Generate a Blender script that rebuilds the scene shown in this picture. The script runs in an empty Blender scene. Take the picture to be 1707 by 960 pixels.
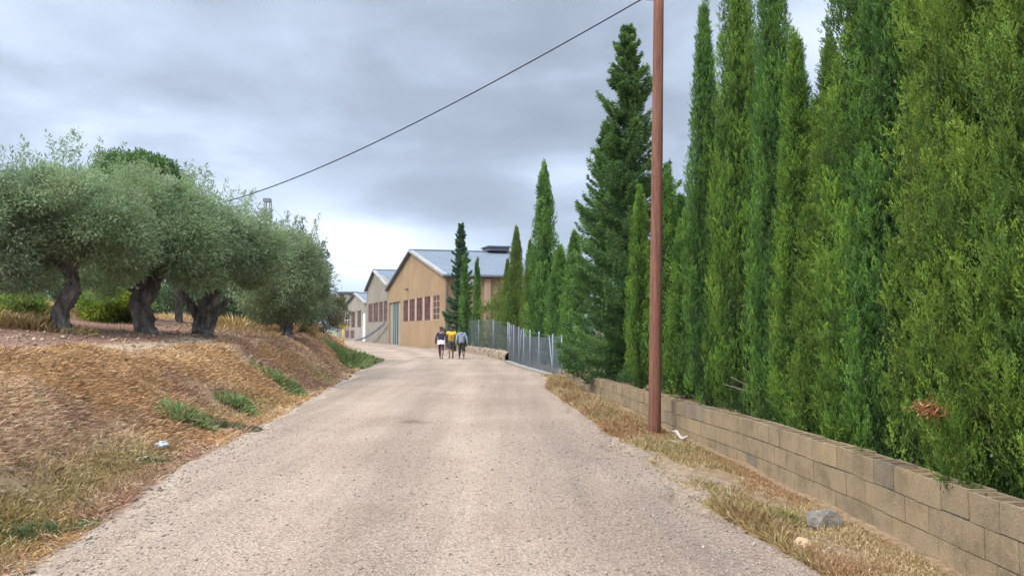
import bpy, bmesh, math, random
import numpy as np
from mathutils import Vector, Matrix

sc = bpy.context.scene
COL = sc.collection
R = math.radians
F_PX, HZN, EYE = 1230.0, 549.0, 1.62
PITCH = math.atan((HZN - 480.0) / F_PX)

# ------------------------------------------------------------------ camera
cd = bpy.data.cameras.new('camera')
cam = bpy.data.objects.new('camera', cd)
COL.objects.link(cam)
cd.sensor_width = 36.0
cd.lens = F_PX / 1707.0 * 36.0
cd.clip_start, cd.clip_end = 0.05, 20000.0
cam.location = (0, 0, EYE)
cam.rotation_euler = (math.pi / 2 + PITCH, 0, 0)
sc.camera = cam


def ray(px, py):
    u, v = (px - 853.5) / F_PX, (480.0 - py) / F_PX
    return Vector((u, math.cos(PITCH) - v * math.sin(PITCH), math.sin(PITCH) + v * math.cos(PITCH)))


def at(px, py, Y):
    d = ray(px, py)
    return Vector((0, 0, EYE)) + d * (Y / d.y)


def gx(px, Y):
    return (px - 853.5) * Y / F_PX


def gz(py, Y):
    return at(853.5, py, Y).z


# ------------------------------------------------------------------ world: overcast sky
SUN_EL, SUN_AZ = R(42), R(-135)         # azimuth from +Y, clockwise; light from behind left
w = bpy.data.worlds.new('World')
sc.world = w
w.use_nodes = True
nt = w.node_tree
N, L = nt.nodes, nt.links
N.clear()


def nd(tree, t, **kw):
    n = tree.nodes.new(t)
    for k, v in kw.items():
        setattr(n, k, v)
    return n


out = nd(nt, 'ShaderNodeOutputWorld')
bg = nd(nt, 'ShaderNodeBackground')
bg.inputs['Strength'].default_value = 0.1
L.new(bg.outputs[0], out.inputs[0])
sky = nd(nt, 'ShaderNodeTexSky', sky_type='NISHITA', sun_disc=False)
sky.sun_elevation, sky.sun_rotation = SUN_EL, SUN_AZ
sky.air_density, sky.dust_density = 1.0, 2.0
tc = nd(nt, 'ShaderNodeTexCoord')
nrm = nd(nt, 'ShaderNodeVectorMath', operation='NORMALIZE')
L.new(tc.outputs['Generated'], nrm.inputs[0])
sep = nd(nt, 'ShaderNodeSeparateXYZ')
L.new(nrm.outputs[0], sep.inputs[0])


def wmath(op, a, b=None, c=None, clamp=False):
    n = nd(nt, 'ShaderNodeMath', operation=op, use_clamp=clamp)
    for i, x in enumerate((a, b, c)):
        if x is None:
            continue
        if hasattr(x, 'links'):
            L.new(x, n.inputs[i])
        else:
            n.inputs[i].default_value = x
    return n.outputs[0]


zc = wmath('MAXIMUM', sep.outputs[2], 0.0)
zz = wmath('ADD', zc, 0.16)
cb = nd(nt, 'ShaderNodeCombineXYZ')
L.new(wmath('DIVIDE', sep.outputs[0], zz), cb.inputs[0])
L.new(wmath('DIVIDE', sep.outputs[1], zz), cb.inputs[1])


def wnoise(scale, detail, rough, dist, off):
    mp = nd(nt, 'ShaderNodeMapping')
    mp.inputs['Location'].default_value = off
    L.new(cb.outputs[0], mp.inputs[0])
    n = nd(nt, 'ShaderNodeTexNoise')
    n.inputs['Scale'].default_value = scale
    n.inputs['Detail'].default_value = detail
    n.inputs['Roughness'].default_value = rough
    n.inputs['Distortion'].default_value = dist
    L.new(mp.outputs[0], n.inputs['Vector'])
    return n.outputs['Fac']


n1 = wnoise(0.75, 7, 0.52, 0.35, (3.1, 1.7, 0))
n2 = wnoise(2.4, 6, 0.55, 0.2, (7.7, 4.2, 0))
val = wmath('MULTIPLY_ADD', wmath('SUBTRACT', n1, 0.5), 1.25, 0.40)
val = wmath('MULTIPLY_ADD', wmath('SUBTRACT', n2, 0.5), 0.75, val)


def lobe(px, py, rad, stretch, amt):
    """A brighter or darker bank of cloud round a fixed direction of the sky."""
    global val
    d = ray(px, py).normalized()
    s = nd(nt, 'ShaderNodeVectorMath', operation='SUBTRACT')
    L.new(nrm.outputs[0], s.inputs[0])
    s.inputs[1].default_value = d
    m = nd(nt, 'ShaderNodeVectorMath', operation='MULTIPLY')
    L.new(s.outputs[0], m.inputs[0])
    m.inputs[1].default_value = (1, 1, stretch)
    ln = nd(nt, 'ShaderNodeVectorMath', operation='LENGTH')
    L.new(m.outputs[0], ln.inputs[0])
    # ragged edge
    dist = wmath('MULTIPLY_ADD', wmath('SUBTRACT', n2, 0.5), rad * 0.9, ln.outputs['Value'])
    mr = nd(nt, 'ShaderNodeMapRange', interpolation_type='SMOOTHSTEP')
    L.new(dist, mr.inputs['Value'])
    mr.inputs['From Min'].default_value = 0.0
    mr.inputs['From Max'].default_value = rad
    mr.inputs['To Min'].default_value = amt
    mr.inputs['To Max'].default_value = 0.0
    val = wmath('ADD', val, mr.outputs[0])


lobe(150, 90, 0.45, 1.6, 0.17)
lobe(620, 415, 0.26, 1.9, 0.66)
lobe(900, 300, 0.18, 2.6, 0.32)
lobe(1000, 300, 0.12, 1.5, 0.20)
lobe(770, 340, 0.22, 4.5, -0.42)
lobe(620, 215, 0.40, 3.0, -0.23)
lobe(80, 250, 0.25, 3.0, -0.08)
lobe(930, 190, 0.22, 2.5, -0.14)
lobe(1380, 60, 0.15, 1.2, 0.2)

cr = nd(nt, 'ShaderNodeValToRGB')
L.new(val, cr.inputs[0])
e = cr.color_ramp.elements
e[0].position, e[0].color = 0.0, (1.55, 1.77, 2.10, 1)
e[1].position, e[1].color = 1.0, (6.6, 7.0, 7.7, 1)
for p_, c_ in ((0.25, (1.92, 2.22, 2.68, 1)), (0.55, (2.98, 3.48, 4.30, 1)), (0.8, (4.5, 5.05, 5.9, 1))):
    q = cr.color_ramp.elements.new(p_)
    q.color = c_
# overcast sky is brighter overhead; boosted there, out of view, to light the ground
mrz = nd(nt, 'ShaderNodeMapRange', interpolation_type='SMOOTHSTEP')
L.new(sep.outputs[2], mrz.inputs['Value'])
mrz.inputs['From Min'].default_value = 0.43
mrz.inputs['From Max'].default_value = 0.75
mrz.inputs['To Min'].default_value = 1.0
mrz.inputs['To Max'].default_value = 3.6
# glow added to the unseen sky round the sun, lighting sides facing the viewer
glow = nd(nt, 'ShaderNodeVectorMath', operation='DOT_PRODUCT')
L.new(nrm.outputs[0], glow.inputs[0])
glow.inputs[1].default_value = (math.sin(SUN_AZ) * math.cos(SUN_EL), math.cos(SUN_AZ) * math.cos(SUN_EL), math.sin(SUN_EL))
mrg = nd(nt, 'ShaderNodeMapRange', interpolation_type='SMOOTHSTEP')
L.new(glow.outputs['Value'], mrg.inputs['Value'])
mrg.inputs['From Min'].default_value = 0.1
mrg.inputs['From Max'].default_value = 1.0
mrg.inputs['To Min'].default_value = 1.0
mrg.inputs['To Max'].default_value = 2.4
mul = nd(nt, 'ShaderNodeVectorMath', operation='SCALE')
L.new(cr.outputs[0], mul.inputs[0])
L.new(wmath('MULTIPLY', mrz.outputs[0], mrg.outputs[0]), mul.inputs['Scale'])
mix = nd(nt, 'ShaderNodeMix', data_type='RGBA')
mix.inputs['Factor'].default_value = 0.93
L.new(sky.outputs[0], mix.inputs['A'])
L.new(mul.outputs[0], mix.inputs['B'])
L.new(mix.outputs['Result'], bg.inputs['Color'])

sd = bpy.data.lights.new('sun', 'SUN')
sd.energy, sd.angle, sd.color = 1.5, R(14), (1.0, 0.95, 0.87)
sun = bpy.data.objects.new('sun', sd)
COL.objects.link(sun)
sdir = Vector((math.sin(SUN_AZ) * math.cos(SUN_EL), math.cos(SUN_AZ) * math.cos(SUN_EL), math.sin(SUN_EL)))
sun.rotation_euler = (-sdir).to_track_quat('-Z', 'Y').to_euler()
sun.location = sdir * 50

vs = sc.view_settings
vs.view_transform = 'Standard'
vs.look = 'None'
vs.exposure = 1.0
vs.gamma = 1.0
sc.render.engine = 'CYCLES'
cy = sc.cycles
cy.max_bounces, cy.diffuse_bounces, cy.glossy_bounces, cy.transmission_bounces = 7, 5, 2, 4
cy.transparent_max_bounces = 4
cy.use_denoising = True

# ------------------------------------------------------------------ helpers
rng = np.random.default_rng(7)
random.seed(7)


def tag(o, label=None, cat=None, group=None, kind=None):
    if label: o['label'] = label
    if cat: o['category'] = cat
    if group: o['group'] = group
    if kind: o['kind'] = kind
    return o


def thing(name, label, cat, loc=(0, 0, 0), group=None, rz=0.0):
    o = bpy.data.objects.new(name, None)
    o.empty_display_size = 0.2
    COL.objects.link(o)
    o.location = loc
    o.rotation_euler = (0, 0, rz)
    return tag(o, label, cat, group)


def link(name, me, parent=None):
    o = bpy.data.objects.new(name, me)
    COL.objects.link(o)
    if parent is not None:
        o.parent = parent
    return o


def world_loc(o):
    p = Vector((0, 0, 0))
    while o is not None:
        p += o.location
        o = o.parent
    return p


def np_mesh(name, V, F, mat, cols=None, smooth=False):
    """Mesh from numpy verts and equal-sided faces, with optional per-face colour."""
    V = np.asarray(V, np.float32)
    F = np.asarray(F, np.int32)
    m, k = F.shape
    me = bpy.data.meshes.new(name)
    me.vertices.add(len(V))
    me.vertices.foreach_set('co', V.ravel())
    me.loops.add(m * k)
    me.loops.foreach_set('vertex_index', F.ravel())
    me.polygons.add(m)
    me.polygons.foreach_set('loop_start', np.arange(0, m * k, k, dtype=np.int32))
    me.polygons.foreach_set('loop_total', np.full(m, k, np.int32))
    if smooth:
        me.polygons.foreach_set('use_smooth', np.ones(m, bool))
    me.update(calc_edges=True)
    if cols is not None:
        ca = me.color_attributes.new('Col', 'FLOAT_COLOR', 'CORNER')
        cols = np.asarray(cols, np.float32)
        if len(cols) == len(V) and len(V) != m:
            c4 = np.ones((m * k, 4), np.float32)
            c4[:, :3] = cols[F.ravel()]
        else:
            c4 = np.ones((m * k, 4), np.float32)
            c4[:, :3] = np.repeat(cols, k, axis=0)
        ca.data.foreach_set('color', c4.ravel())
    me.materials.append(mat)
    return me


class MB:
    """Collects hard-surface pieces of ONE part in world space."""

    def __init__(self):
        self.v, self.f = [], []

    def add(self, vs_, fs_):
        b = len(self.v)
        self.v += [Vector(p) for p in vs_]
        self.f += [tuple(b + i for i in f) for f in fs_]
        return self

    def box(self, c, s, M=None):
        x, y, z = s[0] / 2, s[1] / 2, s[2] / 2
        pts = [Vector((a, b, d)) for d in (-z, z) for b in (-y, y) for a in (-x, x)]
        pts = [(M @ p if M is not None else p) + Vector(c) for p in pts]
        return self.add(pts, [(0, 2, 3, 1), (4, 5, 7, 6), (0, 1, 5, 4), (2, 6, 7, 3), (0, 4, 6, 2), (1, 3, 7, 5)])

    def prism(self, poly, off):
        """Extrude polygon (list of 3D points) by vector off."""
        n = len(poly)
        a = [Vector(p) for p in poly]
        b = [p + Vector(off) for p in a]
        fs = [tuple(range(n)), tuple(range(2 * n - 1, n - 1, -1))]
        fs += [(i, (i + 1) % n, n + (i + 1) % n, n + i) for i in range(n)]
        return self.add(a + b, fs)

    def tube(self, pts, rad, seg=8, cap=True):
        pts = [Vector(p) for p in pts]
        n = len(pts)
        rs = rad if isinstance(rad, (list, tuple)) else [rad] * n
        vs_, fs_ = [], []
        for i, p in enumerate(pts):
            t = (pts[min(i + 1, n - 1)] - pts[max(i - 1, 0)]).normalized()
            a = t.cross(Vector((0, 0, 1)))
            if a.length < 0.05:
                a = t.cross(Vector((0, 1, 0)))
            a.normalize()
            b = t.cross(a)
            for k in range(seg):
                th = 2 * math.pi * k / seg
                vs_.append(p + (a * math.cos(th) + b * math.sin(th)) * rs[i])
        for i in range(n - 1):
            for k in range(seg):
                k2 = (k + 1) % seg
                fs_.append((i * seg + k, i * seg + k2, (i + 1) * seg + k2, (i + 1) * seg + k))
        if cap:
            fs_.append(tuple(range(seg - 1, -1, -1)))
            fs_.append(tuple((n - 1) * seg + k for k in range(seg)))
        return self.add(vs_, fs_)

    def build(self, name, mat, parent=None, smooth=False, bevel=0.0):
        o0 = world_loc(parent) if parent is not None else Vector((0, 0, 0))
        me = bpy.data.meshes.new(name)
        bm = bmesh.new()
        vv = [bm.verts.new(p - o0) for p in self.v]
        for f in self.f:
            try:
                bm.faces.new([vv[i] for i in f])
            except ValueError:
                pass
        bmesh.ops.recalc_face_normals(bm, faces=bm.faces)
        if bevel > 0:
            bmesh.ops.bevel(bm, geom=bm.edges[:], offset=bevel, segments=1, affect='EDGES')
        if smooth:
            for f in bm.faces:
                f.smooth = True
        bm.to_mesh(me)
        bm.free()
        me.materials.append(mat)
        return link(name, me, parent)


# value noise in numpy -----------------------------------------------------
_tab = np.random.default_rng(3).random((256, 256))


def vnoise(x, y):
    xi, yi = np.floor(x).astype(int), np.floor(y).astype(int)
    fx, fy = x - xi, y - yi
    fx, fy = fx * fx * (3 - 2 * fx), fy * fy * (3 - 2 * fy)
    g = lambda a, b: _tab[a % 256, b % 256]
    return (g(xi, yi) * (1 - fx) + g(xi + 1, yi) * fx) * (1 - fy) + (g(xi, yi + 1) * (1 - fx) + g(xi + 1, yi + 1) * fx) * fy


def fbm(x, y, o=4):
    s, a, t = 0.0, 0.5, 0.0
    for i in range(o):
        s = s + a * vnoise(x * 2 ** i + 17.3 * i, y * 2 ** i + 5.1 * i)
        t += a
        a *= 0.5
    return s / t


def sstep(t):
    t = np.clip(t, 0, 1)
    return t * t * (3 - 2 * t)


# ------------------------------------------------------------------ materials
def mat_new(name):
    m = bpy.data.materials.new(name)
    m.use_nodes = True
    t = m.node_tree
    return m, t, t.nodes['Principled BSDF']


def mnode_noise(t, scale, detail=4, rough=0.55, coord='Object', mapping=None):
    c = nd(t, 'ShaderNodeTexCoord')
    src = c.outputs[coord]
    if mapping:
        mp = nd(t, 'ShaderNodeMapping')
        mp.inputs['Scale'].default_value = mapping
        t.links.new(src, mp.inputs[0])
        src = mp.outputs[0]
    n = nd(t, 'ShaderNodeTexNoise')
    n.inputs['Scale'].default_value = scale
    n.inputs['Detail'].default_value = detail
    n.inputs['Roughness'].default_value = rough
    t.links.new(src, n.inputs['Vector'])
    return n.outputs['Fac']


def ramp(t, fac, stops):
    r = nd(t, 'ShaderNodeValToRGB')
    t.links.new(fac, r.inputs[0])
    el = r.color_ramp.elements
    el[0].position, el[0].color = stops[0][0], (*stops[0][1], 1)
    el[1].position, el[1].color = stops[-1][0], (*stops[-1][1], 1)
    for p, c in stops[1:-1]:
        x = el.new(p)
        x.color = (*c, 1)
    return r.outputs[0]


def mulcol(t, a, b, fac=1.0, mode='MULTIPLY'):
    m = nd(t, 'ShaderNodeMix', data_type='RGBA', blend_type=mode)
    m.inputs['Factor'].default_value = fac
    t.links.new(a, m.inputs['A'])
    t.links.new(b, m.inputs['B'])
    return m.outputs['Result']


def bump(t, p, h, strength, dist):
    b = nd(t, 'ShaderNodeBump')
    b.inputs['Strength'].default_value = strength
    b.inputs['Distance'].default_value = dist
    t.links.new(h, b.inputs['Height'])
    t.links.new(b.outputs[0], p.inputs['Normal'])


def simple_mat(name, c, rough=0.7, var=0.25, scale=3.0, metallic=0.0, mapping=None, bmp=0.0, bscale=None):
    m, t, p = mat_new(name)
    f = mnode_noise(t, scale, 6, 0.6, mapping=mapping)
    lo = tuple(x * (1 - var) for x in c)
    hi = tuple(min(1, x * (1 + var)) for x in c)
    t.links.new(ramp(t, f, [(0.3, lo), (0.7, hi)]), p.inputs['Base Color'])
    p.inputs['Roughness'].default_value = rough
    p.inputs['Metallic'].default_value = metallic
    if bmp:
        bump(t, p, mnode_noise(t, bscale or scale * 6, 5), bmp, 0.02)
    return m


def leaf_mat(name, trans=0.3, rough=0.55, spec=0.25):
    m, t, p = mat_new(name)
    a = nd(t, 'ShaderNodeAttribute', attribute_name='Col')
    t.links.new(a.outputs['Color'], p.inputs['Base Color'])
    p.inputs['Roughness'].default_value = rough
    p.inputs['Specular IOR Level'].default_value = spec
    if trans:
        tr = nd(t, 'ShaderNodeBsdfTranslucent')
        t.links.new(a.outputs['Color'], tr.inputs['Color'])
        mx = nd(t, 'ShaderNodeMixShader')
        mx.inputs[0].default_value = trans
        t.links.new(p.outputs[0], mx.inputs[1])
        t.links.new(tr.outputs[0], mx.inputs[2])
        t.links.new(mx.outputs[0], t.nodes['Material Output'].inputs['Surface'])
    return m


M_leaf = leaf_mat('foliage', .42)
M_grass = leaf_mat('dry_grass', 0.2, 0.7, 0.15)

# ground: colour by region (attribute) with fine soil and straw texture
M_ground, t, p = mat_new('ground')
a = nd(t, 'ShaderNodeAttribute', attribute_name='Col')
f1 = mnode_noise(t, 9, 8, 0.65)
f2 = mnode_noise(t, 45, 5, 0.6)
c1 = mulcol(t, a.outputs['Color'], ramp(t, f1, [(0.3, (0.62, 0.6, 0.58)), (0.7, (1.3, 1.3, 1.28))]))
c1 = mulcol(t, c1, ramp(t, f2, [(0.3, (0.7, 0.7, 0.7)), (0.7, (1.25, 1.25, 1.25))]))
t.links.new(c1, p.inputs['Base Color'])
p.inputs['Roughness'].default_value = 0.95
p.inputs['Specular IOR Level'].default_value = 0.1
bump(t, p, f2, 0.8, 0.03)

# gravel road
M_road, t, p = mat_new('gravel_road')
big = mnode_noise(t, 0.35, 5, 0.6)
streak = mnode_noise(t, 1.0, 5, 0.6, mapping=(2.2, 0.10, 1))
fine = mnode_noise(t, 26, 6, 0.7)
tcn = nd(t, 'ShaderNodeTexCoord')
vor = nd(t, 'ShaderNodeTexVoronoi')
vor.inputs['Scale'].default_value = 38
t.links.new(tcn.outputs['Object'], vor.inputs['Vector'])
vor2 = nd(t, 'ShaderNodeTexVoronoi')
vor2.inputs['Scale'].default_value = 15
t.links.new(tcn.outputs['Object'], vor2.inputs['Vector'])
cbase = ramp(t, big, [(0.3, (0.284, 0.211, 0.155)), (0.5, (0.326, 0.248, 0.184)), (0.7, (0.374, 0.289, 0.215))])
cbase = mulcol(t, cbase, ramp(t, streak, [(0.3, (0.86, 0.84, 0.83)), (0.7, (1.1, 1.1, 1.1))]))
cbase = mulcol(t, cbase, ramp(t, fine, [(0.28, (0.66, 0.62, 0.6)), (0.5, (1, 1, 1)), (0.75, (1.22, 1.22, 1.22))]))
cbase = mulcol(t, cbase, ramp(t, vor.outputs['Color'], [(0.0, (0.70, 0.66, 0.64)), (0.35, (0.98, 0.97, 0.96)), (1.0, (1.14, 1.13, 1.12))]))
cbase = mulcol(t, cbase, ramp(t, vor2.outputs['Distance'], [(0.0, (0.8, 0.78, 0.77)), (0.22, (1, 1, 1)), (1.0, (1.04, 1.04, 1.04))]), 0.8)
ra = nd(t, 'ShaderNodeAttribute', attribute_name='Col')
cbase = mulcol(t, cbase, ra.outputs['Color'])
t.links.new(cbase, p.inputs['Base Color'])
p.inputs['Roughness'].default_value = 0.95
p.inputs['Specular IOR Level'].default_value = 0.1
hgt = nd(t, 'ShaderNodeMath', operation='ADD')
t.links.new(fine, hgt.inputs[0])
t.links.new(vor.outputs['Distance'], hgt.inputs[1])
bump(t, p, hgt.outputs[0], 0.9, 0.02)

M_stone = simple_mat('pale_stone', (0.30, 0.25, 0.19), 0.9, 0.35, 8, bmp=0.5)
M_pebble = leaf_mat('pebble', 0.0, 0.9, 0.15)
M_bark = simple_mat('bark', (0.06, 0.048, 0.04), 0.95, 0.75, 9, mapping=(1, 1, 0.3), bmp=1.0, bscale=22)
M_oldbark = simple_mat('olive_bark', (0.125, 0.105, 0.092), 0.95, 0.85, 7, mapping=(1, 1, 0.5), bmp=1.0, bscale=14)
M_wall = None

# ------------------------------------------------------------------ terrain
_yl = [-30, 0, 4.85, 8.3, 10.7, 13.9, 20.8, 28, 39, 50, 64, 95, 130]
_xl = [-2.4, -2.7, -3.05, -3.72, -3.95, -4.23, -4.96, -5.8, -7.3, -9.6, -13, -24, -37]
_yr = [-30, 0, 4.85, 6.6, 9.9, 14.1, 19.7, 24, 35.6, 46, 60, 83, 113, 130]
_xr = [3.0, 2.4, 1.98, 1.72, 1.48, 1.30, .92, 1.12, -.15, -2.5, -5.6, -14.2, -25, -31]
_yw = [-30, 2, 6.25, 8.7, 12.5, 22.4, 24.5]
_xw = [3.2, 3.05, 2.95, 2.8, 2.5, 1.85, 1.75]
XL = lambda y: np.interp(y, _yl, _xl)
XR = lambda y: np.interp(y, _yr, _xr)
XW = lambda y: np.interp(y, _yw, _xw)
BW = lambda y: np.interp(y, [0, 6, 9.4, 13, 20, 32, 45, 60], [3.2, 3.0, 2.7, 2.35, 2.1, 2.3, 2.6, 3])
ZC = lambda y: np.interp(y, [0, 9, 14, 30, 40, 52, 62], [1.30, 1.28, 1.20, 1.40, 1.33, 0.7, 0.05])


def ground_z(x, y):
    x, y = np.asarray(x, float), np.asarray(y, float)
    xl, xr, bw, zc_ = XL(y), XR(y), BW(y), ZC(y)
    d = xl - x
    t = (d / bw - 0.22) / 0.78
    z = zc_ * (0.55 * sstep(t) + 0.45 * np.clip(t, 0, 1) ** 0.8)
    lump = (fbm(x * 0.9, y * 0.7, 4) - 0.5)
    z += lump * 0.34 * np.clip(d / 1.2, 0, 1) * np.where(d > bw, np.clip(1 - (d - bw) / 1.0, 0.25, 1), 1) * np.clip(zc_ / 1.2, 0.1, 1)
    dc = np.maximum(d - bw, 0)
    z += np.minimum(0.62, dc * 0.105) * np.clip(zc_ / 1.2, 0, 1)
    z += 0.85 * sstep((dc - 9.5) / 6.0) * np.clip((46 - y) / 8, 0, 1)
    # right verge and the raised bed behind the wall
    dr = x - xr
    z = np.where(dr > 0, 0.015 + 0.03 * np.sin(np.clip(dr / 0.9, 0, 1) * 3.14) + (fbm(x * 2.1, y * 2.1, 3) - 0.5) * 0.07 * np.clip(dr / 0.4, 0, 1), z)
    bed = np.where(y < 24.4, np.clip((x - XW(np.minimum(y, 24.5)) - 0.06) / 0.12, 0, 1), 0)
    z = np.where(dr > 0, z * (1 - bed) + 0.26 * bed, z)
    inroad = (d < 0) & (dr < 0)
    dm = np.minimum(-d, -dr)
    z = np.where(inroad, -0.035 * np.clip(dm / 0.25, 0, 1), z)
    return z


def road_z(x, y):
    """Surface of the gravel sheet, a little proud of the ground, with faint wheel tracks."""
    x, y = np.asarray(x, float), np.asarray(y, float)
    xl, xr = XL(y), XR(y)
    s = (x - xl) / np.maximum(xr - xl, 0.1)
    z = 0.02 + 0.03 * np.sin(np.clip(s, 0, 1) * math.pi)
    z += (fbm(x * 1.3, y * 0.5, 4) - 0.5) * 0.045
    z -= 0.018 * (np.exp(-((s - 0.27) / 0.07) ** 2) + np.exp(-((s - 0.60) / 0.07) ** 2))
    return z


def axis(dense, lo, hi, step, far_lo, far_hi, g=1.35):
    a = list(np.arange(lo, hi + 1e-6, step))
    s, v = step, hi
    while v < far_hi:
        s *= g; v += s; a.append(v)
    s, v = step, lo
    while v > far_lo:
        s *= g; v -= s; a.insert(0, v)
    return np.array(a)


xs = axis(1, -20.0, 4.4, 0.11, -6000, 6000)
ys = axis(1, 2.0, 42.0, 0.16, -60, 6500)
XX, YY = np.meshgrid(xs, ys)
ZZ = ground_z(XX, YY)
far = np.hypot(XX, YY)
ZZ = np.where(far > 150, -0.4, ZZ)
nx, ny = len(xs), len(ys)
V = np.stack([XX.ravel(), YY.ravel(), ZZ.ravel()], 1)
idx = np.arange(nx * ny).reshape(ny, nx)
Fq = np.stack([idx[:-1, :-1].ravel(), idx[:-1, 1:].ravel(), idx[1:, 1:].ravel(), idx[1:, :-1].ravel()], 1)


def lerp3(a, b, t):
    t = np.asarray(t)[..., None]
    return np.asarray(a) * (1 - t) + np.asarray(b) * t


def region_col(x, y):
    """Colour of soil and straw: bleached, rusty and olive patches."""
    n1 = fbm(x * 0.55 + 9, y * 0.42 + 3, 4)
    n2 = fbm(x * 1.7 + 40, y * 1.1 + 8, 4)
    n3 = fbm(x * 0.8 + 70, y * 0.5 + 60, 3)
    c = lerp3((0.235, 0.140, 0.085), (0.38, 0.255, 0.155), sstep((n2 - 0.3) / 0.4))
    c = lerp3(c, (0.225, 0.125, 0.080), 0.7 * sstep((n1 - 0.50) / 0.14))
    c = lerp3(c, (0.31, 0.175, 0.06), 0.6 * sstep((n3 - 0.52) / 0.14))
    return c


d = XL(YY) - XX
dc = d - BW(YY)
C = region_col(XX, YY)
# olive terrace: tilled red-brown soil behind a bleached straw lip
tn = fbm(XX * 0.5, YY * 0.9, 4)
soil = lerp3((0.19, 0.10, 0.068), (0.26, 0.145, 0.098), tn)
straw = lerp3((0.34, 0.23, 0.14), (0.42, 0.30, 0.19), tn)
C = np.where((dc > -0.15)[..., None], straw, C)
C = lerp3(C, soil, sstep((dc - 0.9 - 1.2 * (tn - 0.5)) / 0.7))
C = lerp3(C, (0.46, 0.31, 0.14), sstep((dc - 8.5 - 3 * (tn - 0.5)) / 1.5))
# foot of the bank: olive tinged weeds, then sandy edge of the road
C = lerp3(C, (0.19, 0.16, 0.07), 0.7 * sstep(1 - np.abs(d - 0.75) / 0.7) * sstep((fbm(XX * .7, YY * .35, 3) - .4) / .25))
C = lerp3(C, (0.40, 0.31, 0.23), sstep((0.35 - d + 0.4 * (tn - .5)) / 0.3))
dr = XX - XR(YY)
rv = lerp3((0.30, 0.222, 0.155), (0.28, 0.185, 0.105), sstep((dr - 0.15 + 0.8 * (fbm(XX * 1.4, YY * .8, 3) - .5)) / 0.5))
C = np.where((dr > -0.3)[..., None], rv, C)
C = np.where((far > 60)[..., None], (0.20, 0.19, 0.10), C)
me = np_mesh('ground', V, Fq, M_ground, C.reshape(-1, 3), smooth=True)
tag(link('ground', me), kind='structure')

# road sheet
ry = np.concatenate([np.arange(-8, 2, 0.5), np.arange(2, 30, 0.15), np.arange(30, 130, 0.5)])
nc = 60
jl = (fbm(ry * 0.9, ry * 0 + 3, 4) - 0.5) * 0.75
jr = (fbm(ry * 0.9, ry * 0 + 31, 4) - 0.5) * 0.8
rl, rr = XL(ry) + jl, XR(ry) + jr
S = np.linspace(0, 1, nc)
RX = rl[:, None] * (1 - S) + rr[:, None] * S
RY = np.repeat(ry[:, None], nc, 1)
gz_ = ground_z(RX, RY)
edge = np.minimum(S, 1 - S)[None, :] * (rr - rl)[:, None]
RZ = np.where(edge < 0.02, np.minimum(gz_, road_z(RX, RY)) - 0.02, np.maximum(road_z(RX, RY), gz_ + 0.006))
idx = np.arange(len(ry) * nc).reshape(len(ry), nc)
Fr = np.stack([idx[:-1, :-1].ravel(), idx[:-1, 1:].ravel(), idx[1:, 1:].ravel(), idx[1:, :-1].ravel()], 1)
n_ = fbm(RX * 0.5, RY * 0.22, 4)
RC = lerp3((0.90, 0.885, 0.875), (1.06, 1.06, 1.05), n_)
sx = (RX - XL(RY)) / (XR(RY) - XL(RY))
ridge_ = np.exp(-((sx - 0.44) / 0.06) ** 2) + np.exp(-((sx - 0.78) / 0.06) ** 2)
trk = np.exp(-((sx - 0.27) / 0.08) ** 2) + np.exp(-((sx - 0.60) / 0.08) ** 2)
RC = RC * (1 + 0.12 * trk - 0.16 * ridge_ * fbm(RX * .8, RY * .3, 3))[..., None]
RC = lerp3(RC, (0.70, 0.69, 0.71), 0.75 * np.exp(-((sx - 0.86) / 0.09) ** 2) * sstep((fbm(RX * 1.3 + 5, RY * .35, 3) - .38) / .2) * np.clip((14 - RY) / 5, 0, 1))
# the darker damp patch with a broken edge across the middle of the road
pt = np.hypot((RX + 1.68) / 0.42, (RY - 12.75) / 0.30) + (fbm(RX * 5, RY * 5, 3) - 0.5) * 1.2
RC = lerp3(RC, (0.60, 0.55, 0.52), 0.85 * sstep((1.0 - pt) / 0.35))
me = np_mesh('road', np.stack([RX.ravel(), RY.ravel(), RZ.ravel()], 1), Fr, M_road, RC.reshape(-1, 3), smooth=True)
tag(link('road', me), kind='structure')

# far hills: several wooded ridges beyond the plain
M_hill = simple_mat('wooded_hill', (0.075, 0.095, 0.085), 0.95, 0.35, 0.004)
hx = np.linspace(-6000, 4000, 160)
rows = []
for k, (dist, amp) in enumerate(((2600, 0), (3100, 80), (3600, 175), (4200, 265), (5200, 0))):
    h = amp * (0.55 + 0.75 * fbm(hx * 0.0011 + k * 3.7, hx * 0 + k * 9.1, 5))
    rows.append(np.stack([hx, np.full_like(hx, dist), h - 1.0], 1))
HV = np.concatenate(rows)
idx = np.arange(len(HV)).reshape(len(rows), len(hx))
HF = np.stack([idx[:-1, :-1].ravel(), idx[:-1, 1:].ravel(), idx[1:, 1:].ravel(), idx[1:, :-1].ravel()], 1)
tag(link('hills', np_mesh('hills', HV, HF, M_hill, smooth=True)), kind='structure')

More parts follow.
